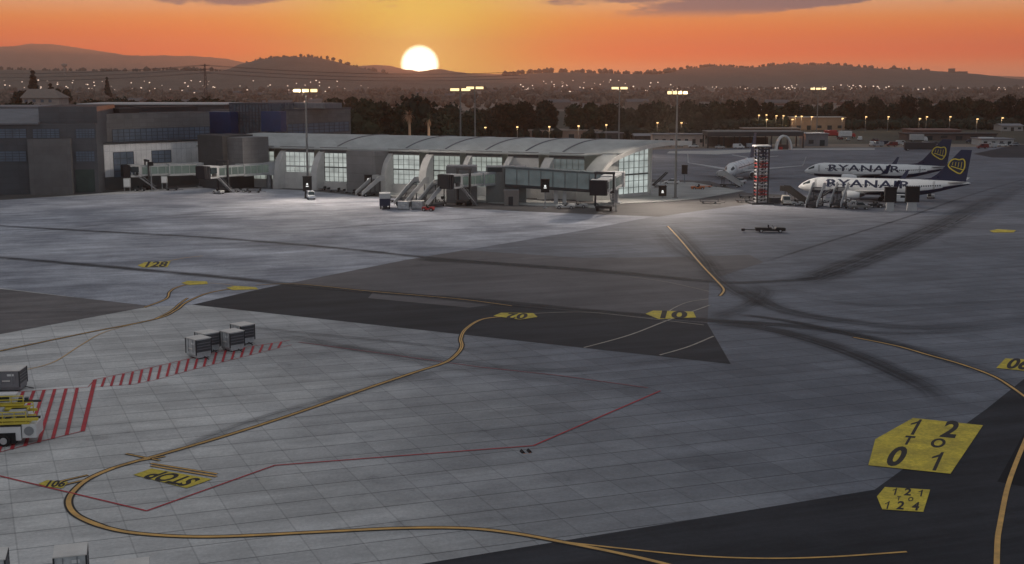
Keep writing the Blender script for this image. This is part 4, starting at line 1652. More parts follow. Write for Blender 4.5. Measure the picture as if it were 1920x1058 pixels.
def car(label, p, d, paint, kind='car', name='parked_car', cat='car', group=None):
    t = thing(name, label, cat, p, head(d), group)
    prof_ = {'car': [(-2.1, .45), (-2.15, .95), (-1.5, 1.05), (1.0, 1.0), (2.0, .82), (2.12, .45)],
             'van': [(-2.4, .45), (-2.45, 1.2), (1.3, 1.2), (2.3, 1.05), (2.4, .45)],
             'pickup': [(-2.4, .5), (-2.45, 1.0), (.9, 1.05), (2.2, .95), (2.35, .5)]}[kind]
    cab = {'car': [(-1.75, 1.02), (-1.1, 1.48), (.15, 1.48), (1.0, 1.0)],
           'van': [(-2.45, 1.19), (-2.35, 2.05), (.9, 2.05), (1.75, 1.15)],
           'pickup': [(-.75, 1.04), (-.55, 1.65), (.5, 1.65), (1.1, 1.05)]}[kind]
    m = MB()
    m.prism(prof_, -.88, .88)
    m.build('body', paint, t, bevel=.08)
    m = MB()
    m.prism(cab, -.80, .80)
    cb = m.build('cabin', paint if kind == 'van' else M_glass, t, bevel=.06)
    m = MB()
    if kind == 'van':
        m.prism([(.95, 1.95), (1.65, 1.25), (1.72, 1.25), (1.02, 1.98)], -.72, .72)
        for s in (-1, 1):
            m.box(-.1, .9, s * .80 - .01, s * .80 + .02, 1.3, 1.85)
        m.build('window', M_glass, cb)
    else:
        z = 1.47 if kind == 'car' else 1.64
        x0, x1 = (-1.05, .1) if kind == 'car' else (-.5, .45)
        m.box(x0, x1, -.74, .74, z, z + .05)
        m.build('roof', paint, cb)
    for s in (-1, 1):
        m = MB()
        x = prof_[-2][0]
        m.box(x - .1, x + .06, s * .62 - .16, s * .62 + .16, .62, .80)
        m.build('headlight', M_cream, t)
    wheels(t, (-1.35, 1.35), .80, .34, .22)
    return t


def truck(label, p, d, cabm, boxm, L=6.5, hbox=2.6, group=None, topm=None):
    t = thing('box_truck', label, 'truck', p, head(d), group)
    m = MB()
    m.prism([(L / 2 - 1.7, .6), (L / 2 - 1.7, 2.35), (L / 2 - .5, 2.35), (L / 2, 1.4), (L / 2, .6)], -1.1, 1.1)
    cb = m.build('cab', cabm, t, bevel=.08)
    m = MB()
    m.add([(L / 2 - .46, -.95, 2.25), (L / 2 - .46, .95, 2.25), (L / 2 + .01, .95, 1.42), (L / 2 + .01, -.95, 1.42)], [(0, 1, 2, 3)])
    m.build('windscreen', M_glass, cb)
    m = MB()
    m.box(-L / 2, L / 2 - 1.8, -1.2, 1.2, .85, .85 + hbox)
    m.build('cargo_box', boxm, t, bevel=.06)
    if topm:
        m = MB()
        m.box(-L / 2 - .05, L / 2 - 1.75, -1.25, 1.25, .85 + hbox * .6, .9 + hbox)
        m.build('box_top', topm, t, bevel=.05)
    m = MB()
    m.box(-L / 2, L / 2 - .2, -.5, .5, .5, .85)
    m.build('chassis', M_dark, t)
    wheels(t, (-L / 2 + 1.2, L / 2 - 1.0), .95, .48, .3)
    return t


def stairs(label, p, d, hh=3.4, L=6.2, side=None, tread=None, name='boarding_stairs', group='mobile boarding stairs'):
    t = thing(name, label, 'boarding stairs', p, head(d), group)
    m = MB()
    n = 18
    for i in range(n):
        x, z = .3 + L * i / n, .4 + (hh - .4) * (i + 1) / n
        m.box(x, x + L / n + .05, -.85, .85, z - .1, z)
    m.box(.3 + L, L + 1.9, -.95, .95, hh - .12, hh)
    m.build('steps', tread or mat('step_rubber', (0.045, .045, .05), .8, var=.2), t)
    for s in (-1, 1):
        m = MB()
        m.prism([(.1, .25), (.1, 1.15), (L + .3, hh + 1.0), (L + 1.9, hh + 1.0), (L + 1.9, hh - .2), (L + .3, hh - .25)], s * .93 - .05, s * .93 + .05)
        m.build('side_panel', side or M_lgrey, t)
    m = MB()
    m.box(.6, L + 1.2, -.9, .9, .45, .75)
    m.bar((L + .6, -.75, .6), (L + .6, -.75, hh - .1), .14, .14)
    m.bar((L + .6, .75, .6), (L + .6, .75, hh - .1), .14, .14)
    m.bar((2.6, -.75, .6), (L * .6, -.75, hh * .55), .12, .12)
    m.bar((2.6, .75, .6), (L * .6, .75, hh * .55), .12, .12)
    m.build('chassis', M_dark, t)
    wheels(t, (1.2, L + .4), .85, .34, .22)
    return t


def tug(label, p, d, paint, L=3.2, name='tow_tractor', seat=True, group=None):
    t = thing(name, label, 'tow tractor', p, head(d), group)
    m = MB()
    m.prism([(-L / 2, .35), (-L / 2, .95), (-L * .1, .95), (-L * .05, .7), (L * .15, .7), (L * .2, 1.0), (L / 2, .9), (L / 2, .35)], -.75, .75)
    m.build('body', paint, t, bevel=.06)
    m = MB()
    m.box(-.35, .2, -.5, .5, .7, .95)
    m.box(-.45, -.3, -.5, .5, .9, 1.45)
    m.build('seat', M_black, t)
    m = MB()
    m.tube([(.62, 0, .95), (.42, 0, 1.3)], .04, 6)
    m.tube([(.42, -.22, 1.3), (.42, .22, 1.3)], .05, 6)
    m.build('steering_wheel', M_black, t)
    wheels(t, (-L * .32, L * .32), .70, .36, .26)
    return t


def dolly(label, p, d, L=3.0, deckm=None, group='baggage dollies'):
    t = thing('baggage_dolly', label, 'dolly', p, head(d), group)
    m = MB()
    m.box(-L / 2, L / 2, -.8, .8, .48, .6)
    m.build('deck', deckm or M_mgrey, t)
    m = MB()
    for s in (-1, 1):
        m.box(s * (L / 2 - .05) - .03, s * (L / 2 - .05) + .03, -.78, .78, .6, 1.1)
    m.build('end_rails', M_dark, t)
    m = MB()
    m.bar((L / 2, 0, .5), (L / 2 + 1.3, 0, .35), .08, .08)
    m.tube([(L / 2 + 1.3, -.12, .35), (L / 2 + 1.3, .12, .35)], .09, 8)
    m.build('tow_bar', M_dark, t)
    wheels(t, (-L * .33, L * .33), .66, .22, .16)
    return t


def belt_loader(label, p, d, hh=2.6):
    t = thing('belt_loader', label, 'belt loader', p, head(d), 'belt loaders')
    m = MB()
    m.prism([(-2, .4), (-2, .95), (1.2, .95), (1.5, .8), (2, .8), (2, .4)], -.85, .85)
    m.build('body', M_lgrey, t, bevel=.06)
    m = MB()
    m.bar((-3.2, .3, .85), (3.8, .3, hh + .4), .75, .28)
    bl = m.build('conveyor', M_black, t)
    m = MB()
    for s in (-.1, .7):
        m.bar((-3.0, s, 1.1), (3.6, s, hh + .65), .05, .05)
    m.build('guard_rail', M_steel, bl)
    m = MB()
    m.bar((.6, .3, .9), (1.6, .3, hh - .5), .12, .12)
    m.build('strut', M_steel, t)
    wheels(t, (-1.2, 1.2), .75, .36, .24)
    return t


V = lambda a, b: Vector((a, b, 0)).normalized()
DP = Vector((.375, .927, 0))                # towards the parked airliners
DU = Vector((TU.x, TU.y, 0))

M_silver = mat('silver_van_paint', (.55, .58, .62), .35, .1, var=.05)
M_blue_d = mat('dark_blue_paint', (.012, .02, .05), .4, var=.1)
car('pale blue white van parked at the foot of the tall black stand sign', G(583, 374), V(.25, -1), M_silver, 'van', 'parked_van', 'van')
truck('dark navy box truck with a pale top standing left of the grey carts', G(722, 391), V(-.1, 1), M_blue_d, M_blue_d, 6.2, 2.7, topm=M_lgrey)
stairs('boarding stairs under the black sign by the curved rib', G(672, 369), V(.75, .66), 3.5, 5.2).scale = (1.0, 1.5, 1.12)
stairs('left one of two boarding stairs behind the grey carts', G(748, 388), V(.55, .83), 4.4, 7.0).scale = (1.05, 1.6, 1.15)
stairs('right one of two boarding stairs behind the grey carts', G(787, 392), V(.55, .83), 4.2, 6.6).scale = (1.05, 1.6, 1.15)
stairs('dark treaded boarding stairs at the nose of the nearest airliner', G(1520, 391), V(.45, .9), 3.6, 6.0).scale = (1.05, 1.35, 1.15)
stairs('dark treaded boarding stairs before the lettering of the nearest airliner', G(1565, 391), V(.45, .9), 3.6, 6.0).scale = (1.05, 1.35, 1.15)
stairs('black sided stairs beside the cream van left of the nearest airliner', G(1512, 383), V(-.75, .66), 3.0, 4.6, side=mat('matt_black', (.01, .01, .01)), tread=M_black)
belt_loader('pale belt loader reaching up beside the glass end wall', G(1238, 352), V(.6, .8), 3.4)
car('white car behind the belt loader beside the glass end wall', G(1259, 346), V(-.8, .2), M_white, 'car')
tug('orange cart tractor on the road right of the pavement', G(1308, 356), V(-1, -.1), M_orange, 3.4)
tug('white tow tractor under the glazed gallery, left of two', G(1060, 392), V(-1, .1), M_lgrey, 4.2, group=None)
tug('white tow tractor under the glazed gallery, right of two', G(1084, 390), V(1, -.2), M_lgrey, 4.2, group=None)
dolly('flat dark dolly on the road edge right of the pavement', G(1330, 382), V(1, -.1), 4.4, M_dark)
for k, (x, y) in enumerate(((1392, 380), (1408, 379), (1398, 372), (1446, 381))):
    dolly(('flat dark dolly left of the lattice tower, nearest of three', 'flat dark dolly touching the foot of the lattice tower', 'flat dark dolly left of the lattice tower, farthest of three',
           'flat dark dolly just right of the lattice tower')[k], G(x, y), V(1, -.2 + .1 * k), 3.2, M_dark)
car('cream van facing the camera between lattice tower and nearest airliner', G(1474, 384), V(-.1, -1), mat('cream_paint', (.5, .47, .42), .4, var=.06), 'van', 'parked_van', 'van')
car('grey pickup in front of the engine of the nearest airliner', G(1612, 393), V(1, -.1), mat('olive_grey_paint', (.20, .195, .18), .4, var=.06), 'pickup', 'parked_pickup', 'pickup')
tug('dark tow tractor left of the large black boxes by the nearest airliner', G(1641, 390), V(1, 0), M_dark, 3.0)
pt = tug('low black aircraft tug with its towbar alone on the apron below the cream van', G(1444, 436), V(1, -.05), mat('matt_black', (.01, .01, .01)), 5.6, 'aircraft_tug')
m = MB()
m.bar((-2.8, 0, .5), (-5.0, 0, .5), .14, .14)
m.box(-5.4, -4.8, -.35, .35, .3, .7)
m.build('tow_bar', M_black, pt)
tug('small dark tractor with a white nose beside the foot of the second jet bridge', G(410, 364), V(1, -.5), M_lgrey, 2.6)
car('dark car at the far left edge before the office wing', G(8, 364), V(1, 0), M_blue_d, 'pickup', 'parked_pickup', 'pickup')


tug('dark tractor with red wheels hub parked at the foot of the twin boarding stairs', G(803, 396), V(1, -.2), M_redp, 2.6)
dolly('flat dolly beside the truck before the terminal, left of the grey carts', G(742, 380), V(1, -.2), 3.0, M_dark)
tug('pale tow tractor between the twin stairs and the short jet bridge', G(832, 380), V(.6, -.6), M_lgrey, 3.0)
tug('grey tractor nearest to the dark rotunda of the second jet bridge', G(452, 361), V(1, -.1), M_steel, 3.0)
dolly('flat dolly under the second jet bridge', G(476, 362), V(1, -.1), 3.4, M_dark)
tug('grey tow tractor between the cream van and the lattice tower', G(1454, 380), V(1, -.3), M_lgrey, 3.0)
tug('small dark tractor behind the leftmost dark treaded boarding stairs', G(1530, 379), V(1, .2), M_dark, 2.8)
belt_loader('dark belt loader between the two dark treaded boarding stairs', G(1545, 380), V(.7, .7), 2.4)
tug('pale tow tractor right of the second dark treaded boarding stairs', G(1592, 384), V(-1, .2), M_lgrey, 3.0)
car('white pickup parked beside the nose gear of the head on airliner', G(1388, 345), V(-.5, -.8), M_white, 'pickup', 'parked_pickup', 'pickup')
dolly('orange dolly on the road below the head on airliner', G(1322, 353), V(1, 0), 3.6, M_orange)
tug('dark tractor left of the thin stand sign at the white hall', G(262, 359), V(1, 0), M_dark, 2.8)
dolly('dark dolly right of the thin stand sign at the white hall', G(322, 358), V(1, 0), 3.2, M_dark)
tug('grey tractor at the far left beside the dark pickup', G(36, 364), V(-1, 0), M_mgrey, 3.0)
for k, (x, y) in enumerate(((600, 357), (626, 360), (655, 363))):
    dolly(('leftmost of three dollies along the wall below the lit bay', 'middle one of three dollies along the wall below the lit bay', 'rightmost of three dollies along the wall below the lit bay')[k],
          G(x, y), V(1, -.35), 3.0, M_mgrey)


tug('pale tow tractor below the lettering of the nearest airliner', G(1580, 379), V(1, .1), M_lgrey, 3.0)
car('white service van behind the twin pedestals and the nearest airliner', G(1688, 381), V(1, -.2), M_white, 'van', 'parked_van', 'van')
dolly('dark dolly left of the low grey pickup by the engine', G(1596, 392), V(1, 0), 3.0, M_dark)
dolly('dark dolly between the pickup and the two large black boxes', G(1655, 388), V(1, 0), 3.0, M_mgrey)
tug('white tow tractor between the cream van and the black sided stairs', G(1494, 386), V(1, .1), M_lgrey, 2.8)
stairs('boarding stairs with pale sides close to the head on airliner', G(1392, 352), V(-.8, .5), 3.2, 5.0)
belt_loader('pale belt loader at the rear door of the nearest airliner', G(1745, 372), V(.3, .9), 2.6)


def cabinet(label, p, sz, zf, m_=M_lgrey):
    o = G(*p)
    t = thing('white_cabinet', label, 'cabinet', o, math.atan2(-o.x, o.y) * .5, 'pale cabinets')
    a, b, c = sz
    m = MB()
    m.box(-a / 2, a / 2, -b / 2, b / 2, zf, zf + c)
    m.build('box', m_, t, bevel=.06)
    m = MB()
    for s in (-1, 1):
        m.box(s * a * .4 - .06, s * a * .4 + .06, -b * .4, b * .4, 0, zf)
    m.build('legs_frame', M_steel, t)
    m = MB()
    m.box(-a * .42, a * .42, -b / 2 - .03, -b / 2 + .01, zf + c * .1, zf + c * .9)
    m.build('door', M_white, t)


cabinet('wide pale cabinet on legs at the left edge before the office wing', (41, 359), (4.6, 1.4, 2.4), 1.8)
cabinet('white cabinet left of the thin stand sign before the panelled hall', (239, 360), (1.7, 1.0, 2.3), 1.2)
cabinet('white cabinet right of the thin stand sign before the panelled hall', (309, 357), (1.5, 1.0, 1.8), 1.9)

# red and white lattice tower
lt = G(1426, 383)
LT = thing('lattice_tower', 'square lattice tower with red and white rungs and a flat pale head', 'tower', lt, .1)
hz = zat(275, lt.y)
m = MB()
for sx_, sy_ in ((-1, -1), (1, -1), (1, 1), (-1, 1)):
    m.box(sx_ * 1.25 - .16, sx_ * 1.25 + .16, sy_ * 1.25 - .16, sy_ * 1.25 + .16, 0, hz)
m.build('frame', M_dark, LT)
for k in range(16):
    z = .7 + (hz - 1.4) * k / 15
    m = MB()
    c = [(-1.3, -1.3), (1.3, -1.3), (1.3, 1.3), (-1.3, 1.3)]
    for i in range(4):
        m.bar((*c[i], z), (*c[(i + 1) % 4], z), .16, .22)
    if k < 15:
        dz = (hz - 1.4) / 15
        m.bar((-1.3, -1.32, z), (0.1, -1.32, z + dz), .1, .12)
        m.bar((1.3, 1.32, z), (-.1, 1.32, z + dz), .1, .12)
    m.build('rung', (mat('dull_red_paint', (.26, .025, .022), .6, var=.2) if (k // 2) % 2 else mat('dull_white_paint', (.34, .34, .34), .6, var=.15)) if k < 13 else M_blue_d, LT)
m = MB()
m.box(-.3, .3, -.5, .5, 0.3, hz)
m.build('core', M_dark, LT)
m = MB()
m.box(-2.0, 1.6, -1.6, 1.6, hz, hz + .35)
m.build('head', M_lgrey, LT, bevel=.05)
m = MB()
m.box(-2.6, 2.6, -1.9, 1.9, 0, .45)
m.box(2.2, 4.4, -1.2, 1.0, .3, 1.5)
m.build('base', M_dark, LT)

# the pair of chocks on the stand
m = MB()
cp_ = G(986, 849)
wc = thing('wheel_chock', 'pair of small dark wheel chocks roped together beside the red stand line', 'chocks', cp_, .3)
for dx in (-.28, .28):
    m = MB()
    m.prism([(dx - .2, 0), (dx + .2, 0), (dx, .26)], -.3, .3)
    m.build('chock', M_black, wc)
m = MB()
m.tube([(-.28, -.32, .06), (0, -.5, .03), (.28, -.32, .06)], .03, 6)
m.build('rope', M_orange, wc)


# ------------------------------------------------------------------ containers on the stand
M_ctop = mat('container_lid', (.74, .70, .64), .55, .0, var=.15)
M_calu = mat('container_aluminium', (.46, .47, .465), .42, .0, var=.25, nscale=1.2)
M_cdark = mat('container_shaded_end', (.075, .078, .084), .7, var=.25, nscale=1.5)  # end faces darkened, shade of the unlit side put into the colour


def container(label, loc, rz, L=2.0, W=1.75, hh=2.0, group='baggage containers', m_side=None, bm_=None):
    t = thing('baggage_container', label, 'container', loc, rz, group)
    m = MB()
    # x = along the lit side, y = depth; lower edges tuck in
    prof_ = [(-W / 2 + .2, .16), (W / 2 - .2, .16), (W / 2, .5), (W / 2, hh), (-W / 2, hh), (-W / 2, .5)]
    m.prism(prof_, -L / 2, L / 2, 0, 'x')
    m.build('body', bm_ or M_calu, t, bevel=.05)
    m = MB()
    m.box(-L / 2 - .04, L / 2 + .04, -W / 2 - .04, W / 2 + .04, hh, hh + .08)
    m.build('lid', M_ctop, t, bevel=.02)
    for s in (-1, 1):
        m = MB()
        m.box(s * L / 2 - .02, s * L / 2 + .02, -W / 2 + .08, W / 2 - .08, .78, hh - .08)
        m.build('end_panel', m_side or M_cdark, t)
    for x in (-L * .22, L * .22):
        m = MB()
        m.box(x - .03, x + .03, -W / 2 - .06, -W / 2 - .01, .75, hh - .05)
        m.build('door_post', M_steel, t)
    for s in (-1, 1):
        m = MB()
        for k in range(1, 4):
            z = .78 + (hh - .9) * k / 4
            m.box(s * (L / 2 + .02) - .02, s * (L / 2 + .02) + .02, -W / 2 + .1, W / 2 - .1, z - .03, z + .03)
        m.build('end_straps', M_mgrey, t)
    m = MB()
    m.box(L * .05, L * .30, -W / 2 - .045, -W / 2 - .025, 1.55, 1.75)
    m.build('label_plate', M_white, t)
    m = MB()
    m.bar((L / 2 + .1, 0, .3), (L / 2 + .9, 0, .12), .07, .07)
    m.build('tow_bar', M_dark, t)
    m = MB()
    m.box(-L * .36, L * .36, -W / 2 - .03, -W / 2 + .02, 1.0, hh - .25)
    dr = m.build('door', bm_ or M_calu, t)
    m = MB()
    m.box(-.35, .35, -W / 2 - .07, -W / 2 - .02, 1.05, 1.16)
    m.build('handle', M_ctop, dr)
    for x in (-L / 2, L / 2):
        for y in (-W / 2, W / 2):
            m = MB()
            m.box(x - .05, x + .05, y - .05, y + .05, .5, hh)
            m.build('corner_post', M_dark, t)
    m = MB()
    m.box(-L / 2 + .1, L / 2 - .1, -W / 2 + .25, W / 2 - .25, .10, .2)
    m.build('base', M_black, t)
    wheels(t, (-L * .32, L * .32), W * .34, .17, .12)
    return t


def cont_at(label, p, rz, **k):
    """nearest bottom corner over ground pixel p"""
    L, W = k.get('L', 2.0), k.get('W', 1.75)
    o = G(*p)
    off = Matrix.Rotation(rz, 3, 'Z') @ Vector((L / 2, -W / 2, 0))
    c = o - off
    return container(label, Vector((c.x, c.y, 0)), rz, **k)


rz0 = -R(44)
cont_at('front left container of the four, its pale door side facing left', (368.5, 676), rz0, L=1.95, W=1.8, hh=2.1)
cont_at('container just behind the front left one, mostly hidden by it', (385, 663.5), rz0, L=1.9, W=1.8, hh=2.05)
cont_at('front container of the right pair, standing on the red hatching', (432, 662), rz0, L=1.85, W=1.8, hh=2.1)
cont_at('rearmost and rightmost of the four containers on the red hatching', (452, 649), rz0, L=1.9, W=1.8, hh=2.15)
cont_at('dark fronted container behind the yellow railed loader', (38, 736), R(4), L=2.4, W=2.2, hh=2.0, bm_=M_mgrey)
for lab, q, ww in (('container at the bottom left corner of the picture', (13, 1112), 2.0), ('middle one of three containers at the bottom edge', (165, 1102), 1.75),
                   ('rightmost of three containers at the bottom edge, only its lid in view', (283, 1133), 1.8)):
    cont_at(lab, q, R(17), L=ww, W=1.9, hh=1.95)

cont_at('left one of two grey covered carts right of the navy box truck', (767, 395), R(-8), L=2.6, W=1.7, hh=1.9)
cont_at('right one of two grey covered carts right of the navy box truck', (793, 394), R(-8), L=2.6, W=1.7, hh=1.9)

# yellow railed cargo loader at the left edge
lo_ = G(17, 838)
ld = thing('cargo_loader', 'white cargo loader with yellow railed platforms and a big dark wheel at the left edge', 'loader', lo_, R(8))
m = MB()
m.box(-4.8, .95, -.0, 2.6, .45, 1.62)
m.build('body', M_white, ld, bevel=.06)
m = MB()
m.box(1.0, 2.1, .1, 2.4, .62, 1.75)
eb = m.build('engine_box', M_white, ld, bevel=.05)
m = MB()
m.tube([(1.55, .08, 1.2), (1.55, .02, 1.2)], .36, 18)
m.build('round_grille', M_steel, eb)
m = MB()
m.box(-4.8, .98, -.02, 2.62, 1.62, 1.70)
m.build('deck_edge', M_dark, ld)
m = MB()
m.box(-1.45, .55, -.06, .5, .25, 1.12)
m.build('wheel_arch', M_black, ld)
m = MB()
m.wheel(-.35, .02, .52, .52, .4, 0, 24)
wl = m.build('wheel', M_black, ld)
m = MB()
m.wheel(-.35, -.19, .52, .27, .06, 0, 20)
m.build('rim', M_lgrey, wl)
m = MB()
m.box(-4.8, 1.6, .1, 2.5, 1.75, 1.95)
m.box(-4.8, 2.3, .0, .22, 2.05, 2.25)
m.box(-4.8, 1.2, 1.6, 2.5, 2.5, 2.62)
m.box(-4.8, 1.7, 2.4, 2.6, 2.2, 2.40)
pf = m.build('lower_platform', M_yellow, ld)
for yy, zz0, x1 in ((.08, 2.2, 1.4), (2.5, 2.35, 1.4)):
    m = MB()
    for z in (zz0 + .28, zz0 + .56):
        m.tube([(-4.8, yy, z), (x1, yy, z)], .045, 6)
    for i in range(8):
        x = -4.8 + (x1 + 4.8) * i / 7
        m.tube([(x, yy, zz0 - .3), (x, yy, zz0 + .58)], .045, 6)
    m.build('railing', M_yellow, pf)
m = MB()
m.box(-4.6, .4, .5, 1.2, 2.0, 2.55)
m.box(-.1, 1.1, .6, 2.0, 1.98, 2.62)
m.box(-3.6, -.6, .9, 1.9, 2.3, 2.75)
m.build('machinery', M_lgrey, ld)
for i in range(7):
    m = MB()
    m.box(-4.4 + i * .7, -4.0 + i * .7, .12, .5, 2.0, 2.3)
    m.build('roller', M_black, ld)
m = MB()
m.box(.6, 2.4, .35, .55, 2.12, 2.30)
m.build('bumper', M_dark, ld)
m = MB()
m.box(.2, 2.0, 2.55, 2.75, 2.9, 3.05)
m.build('bumper', M_dark, ld)
m = MB()
m.box(-4.8, .7, 2.3, 3.6, 2.7, 2.85)
up = m.build('upper_platform', M_yellow, ld)
m = MB()
m.box(-3.2, .1, 2.5, 3.4, 2.85, 3.6)
m.build('operator_cabin', M_white, up)
m = MB()
m.box(-2.6, -.4, 2.46, 2.52, 3.05, 3.45)
m.box(.3, .62, 2.5, 2.8, 2.95, 3.3)
m.box(.75, 1.05, 2.5, 2.8, 2.95, 3.3)
m.build('cabin_window', M_glass, up)
m = MB()
for z in (3.2, 3.5):
    m.tube([(-4.8, 2.32, z), (.7, 2.32, z)], .045, 6)
for i in range(7):
    m.tube([(-4.8 + 5.5 * i / 6, 2.32, 2.8), (-4.8 + 5.5 * i / 6, 2.32, 3.52)], .045, 6)
m.build('railing', M_yellow, up)


# ------------------------------------------------------------------ far hills
def hill_mat(name, c1, c2):
    return mat(name, c1, .95, var=.35, nscale=.012, fine=.3)


def ridge(name, pts, D, depth, m, rough=4.0, base=0.0, n=220, seed=1, back=1.6):
    """ridge whose crest has the photograph's skyline at distance D"""
    P = spline([(x, y) for x, y in pts], max(2, n // len(pts)))
    mb = MB()
    M = 14
    v = []
    for i, p in enumerate(P):
        X = atdist(p.x, D)
        Z = zat(p.y, D)
        for j in range(M + 1):
            k = j / M
            if k <= .6:
                a = k / .6
                Y = D - depth * (1 - a)
                zz_ = Z * (a * a * (3 - 2 * a))
            else:
                a = (k - .6) / .4
                Y = D + depth * back * a
                zz_ = Z * (1 - a * a * (3 - 2 * a))
            s = 1 if j in (0, M) else rough * mnoise.fractal(Vector((X / 160.0, Y / 160.0, seed)), 1.0, 2.0, 4)
            if j in (0, M):
                s = -2
            v.append((X, Y, zz_ + s + base))
    f = []
    for i in range(len(P) - 1):
        for j in range(M):
            a = i * (M + 1) + j
            f.append((a, a + M + 1, a + M + 2, a + 1))
    mb.add(v, f)
    return tag(mb.build(name, m, smooth=True), kind='structure')


M_hill = hill_mat('hill_scrub', (.14, .105, .078), None)
M_mtn = hill_mat('hazy_red_mountain', (.26, .15, .11), None)  # slopes reddened: evening haze put into the base colour
ridge('mountains', [(-500, 96), (-200, 92), (0, 87), (60, 85.5), (105, 82), (150, 90), (200, 97), (270, 105), (300, 103), (370, 105), (430, 112),
                    (480, 122), (540, 128), (640, 127), (720, 122.5), (770, 133), (850, 137), (1000, 141), (1200, 142), (1500, 143), (1800, 143), (2400, 143)], 11500, 1800, M_mtn, 14, seed=3)
ridge('hills', [(480, 158), (560, 148), (640, 142), (720, 138), (760, 136), (790, 134), (822, 129.5), (860, 135), (900, 139), (980, 143), (1100, 150), (1200, 158)], 8200, 900, M_hill, 5, seed=8)
ridge('hills', [(220, 163), (300, 155), (380, 143), (440, 131), (470, 119), (505, 111.5), (560, 107.5), (610, 110), (650, 120), (690, 131), (730, 138.5), (790, 144.5), (880, 152), (980, 158), (1080, 163)], 4800, 900, M_hill, 4, seed=5)
ridge('hills', [(640, 161), (760, 153), (860, 146), (940, 142), (1010, 137), (1060, 136), (1130, 139), (1230, 139), (1290, 128), (1340, 124.5), (1400, 127), (1470, 120.5), (1510, 123), (1540, 121.5),
                (1600, 126), (1660, 129), (1740, 133), (1800, 137), (1860, 147), (1930, 151), (2100, 158)], 5600, 1100, M_hill, 5, seed=11)
ridge('hills', [(1500, 158), (1640, 150), (1750, 146), (1830, 145), (1900, 149), (2000, 147), (2300, 144)], 7600, 900, M_hill, 5, seed=15)
ridge('hills', [(-500, 128), (-100, 130), (40, 131), (140, 133), (260, 133), (330, 131.5), (420, 134), (520, 137), (640, 141), (760, 146), (900, 154), (1050, 161), (1180, 167)], 3600, 900, M_hill, 3, seed=19)


# ------------------------------------------------------------------ trees
def leafy(name, col, var=.5):
    m = bpy.data.materials.new(name)
    m.use_nodes = True
    t = NT(m.node_tree)
    b = m.node_tree.nodes['Principled BSDF']
    b.inputs['Roughness'].default_value = .85
    b.inputs['Specular IOR Level'].default_value = .15
    tcd = t.n('ShaderNodeTexCoord')
    oi = t.n('ShaderNodeObjectInfo')
    nz = t.noise(tcd.outputs['Object'], .45, 3, .6)
    k = t.math('MULTIPLY', t.maprange(nz, .3, .7, 1 - var, 1 + var, False), t.maprange(oi.outputs['Random'], 0, 1, .65, 1.25, False))
    vs = t.n('ShaderNodeVectorMath', operation='SCALE')
    vs.inputs[0].default_value = col
    t.l(k, vs.inputs['Scale'])
    t.l(vs.outputs[0], b.inputs['Base Color'])
    return m


M_leaf = leafy('dark_foliage', (.020, .031, .021))
M_leafg = leafy('green_foliage', (.022, .034, .018))
M_leafb = leafy('brown_foliage', (.045, .040, .028))


def crown_mb(seed, w_, h, z0, lobes=9, leaves=900, ls=.55, cone=False):
    r_ = random.Random(seed)
    mb = MB()
    blobs = []
    for i in range(lobes):
        if cone:
            k = i / (lobes - 1)
            rad = w_ / 2 * (1 - k) * .75 + .3
            blobs.append((Vector((r_.uniform(-.2, .2) * rad, r_.uniform(-.2, .2) * rad, z0 + h * (k * .93 + .03))), rad))
        else:
            a = r_.uniform(0, 6.283)
            u = r_.random() ** .6
            zz_ = r_.uniform(.12, .82)
            rr = u * math.sqrt(max(.05, 1 - ((zz_ - .42) / .62) ** 2)) * w_ * .36
            blobs.append((Vector((rr * math.cos(a), rr * math.sin(a), z0 + h * zz_)), w_ * r_.uniform(.16, .26)))
    if not cone:
        blobs.append((Vector((0, 0, z0 + h * .45)), w_ * .30))
    # inner dark mass of every clump
    for c, rad in blobs:
        bm = bmesh.new()
        bmesh.ops.create_icosphere(bm, subdivisions=1, radius=rad * .78)
        for p in bm.verts:
            p.co *= 1 + r_.uniform(-.22, .22)
            p.co.z *= .85
        mb.add([p.co + c for p in bm.verts], [[q.index for q in f_.verts] for f_ in bm.faces])
        bm.free()
    for i in range(leaves):
        c, rad = r_.choice(blobs)
        d = Vector((r_.gauss(0, 1), r_.gauss(0, 1), r_.gauss(0, 1))).normalized()
        p = c + Vector((d.x, d.y, d.z * .85)) * rad * r_.uniform(.75, 1.12)
        a = Vector((r_.gauss(0, 1), r_.gauss(0, 1), r_.gauss(0, 1))).normalized()
        b = a.orthogonal().normalized()
        c2 = a.cross(b)
        s = ls * r_.uniform(.6, 1.3)
        mb.add([p - b * s - c2 * s * .6, p + b * s - c2 * s * .6, p + b * s * .7 + c2 * s * .7, p - b * s * .7 + c2 * s * .7], [(0, 1, 2, 3)])
    return mb


def trunk_mb(h, r0, z0):
    mb = MB()
    mb.tube([(0, 0, 0), (.1, 0, z0), (0, .1, z0 + h * .5)], [r0, r0 * .7, r0 * .3], 7)
    for k in range(4):
        a = k * 1.7
        mb.tube([(.1, 0, z0), (math.cos(a) * h * .22, math.sin(a) * h * .22, z0 + h * .35)], [r0 * .45, r0 * .15], 5)
    return mb


PROTO = {}


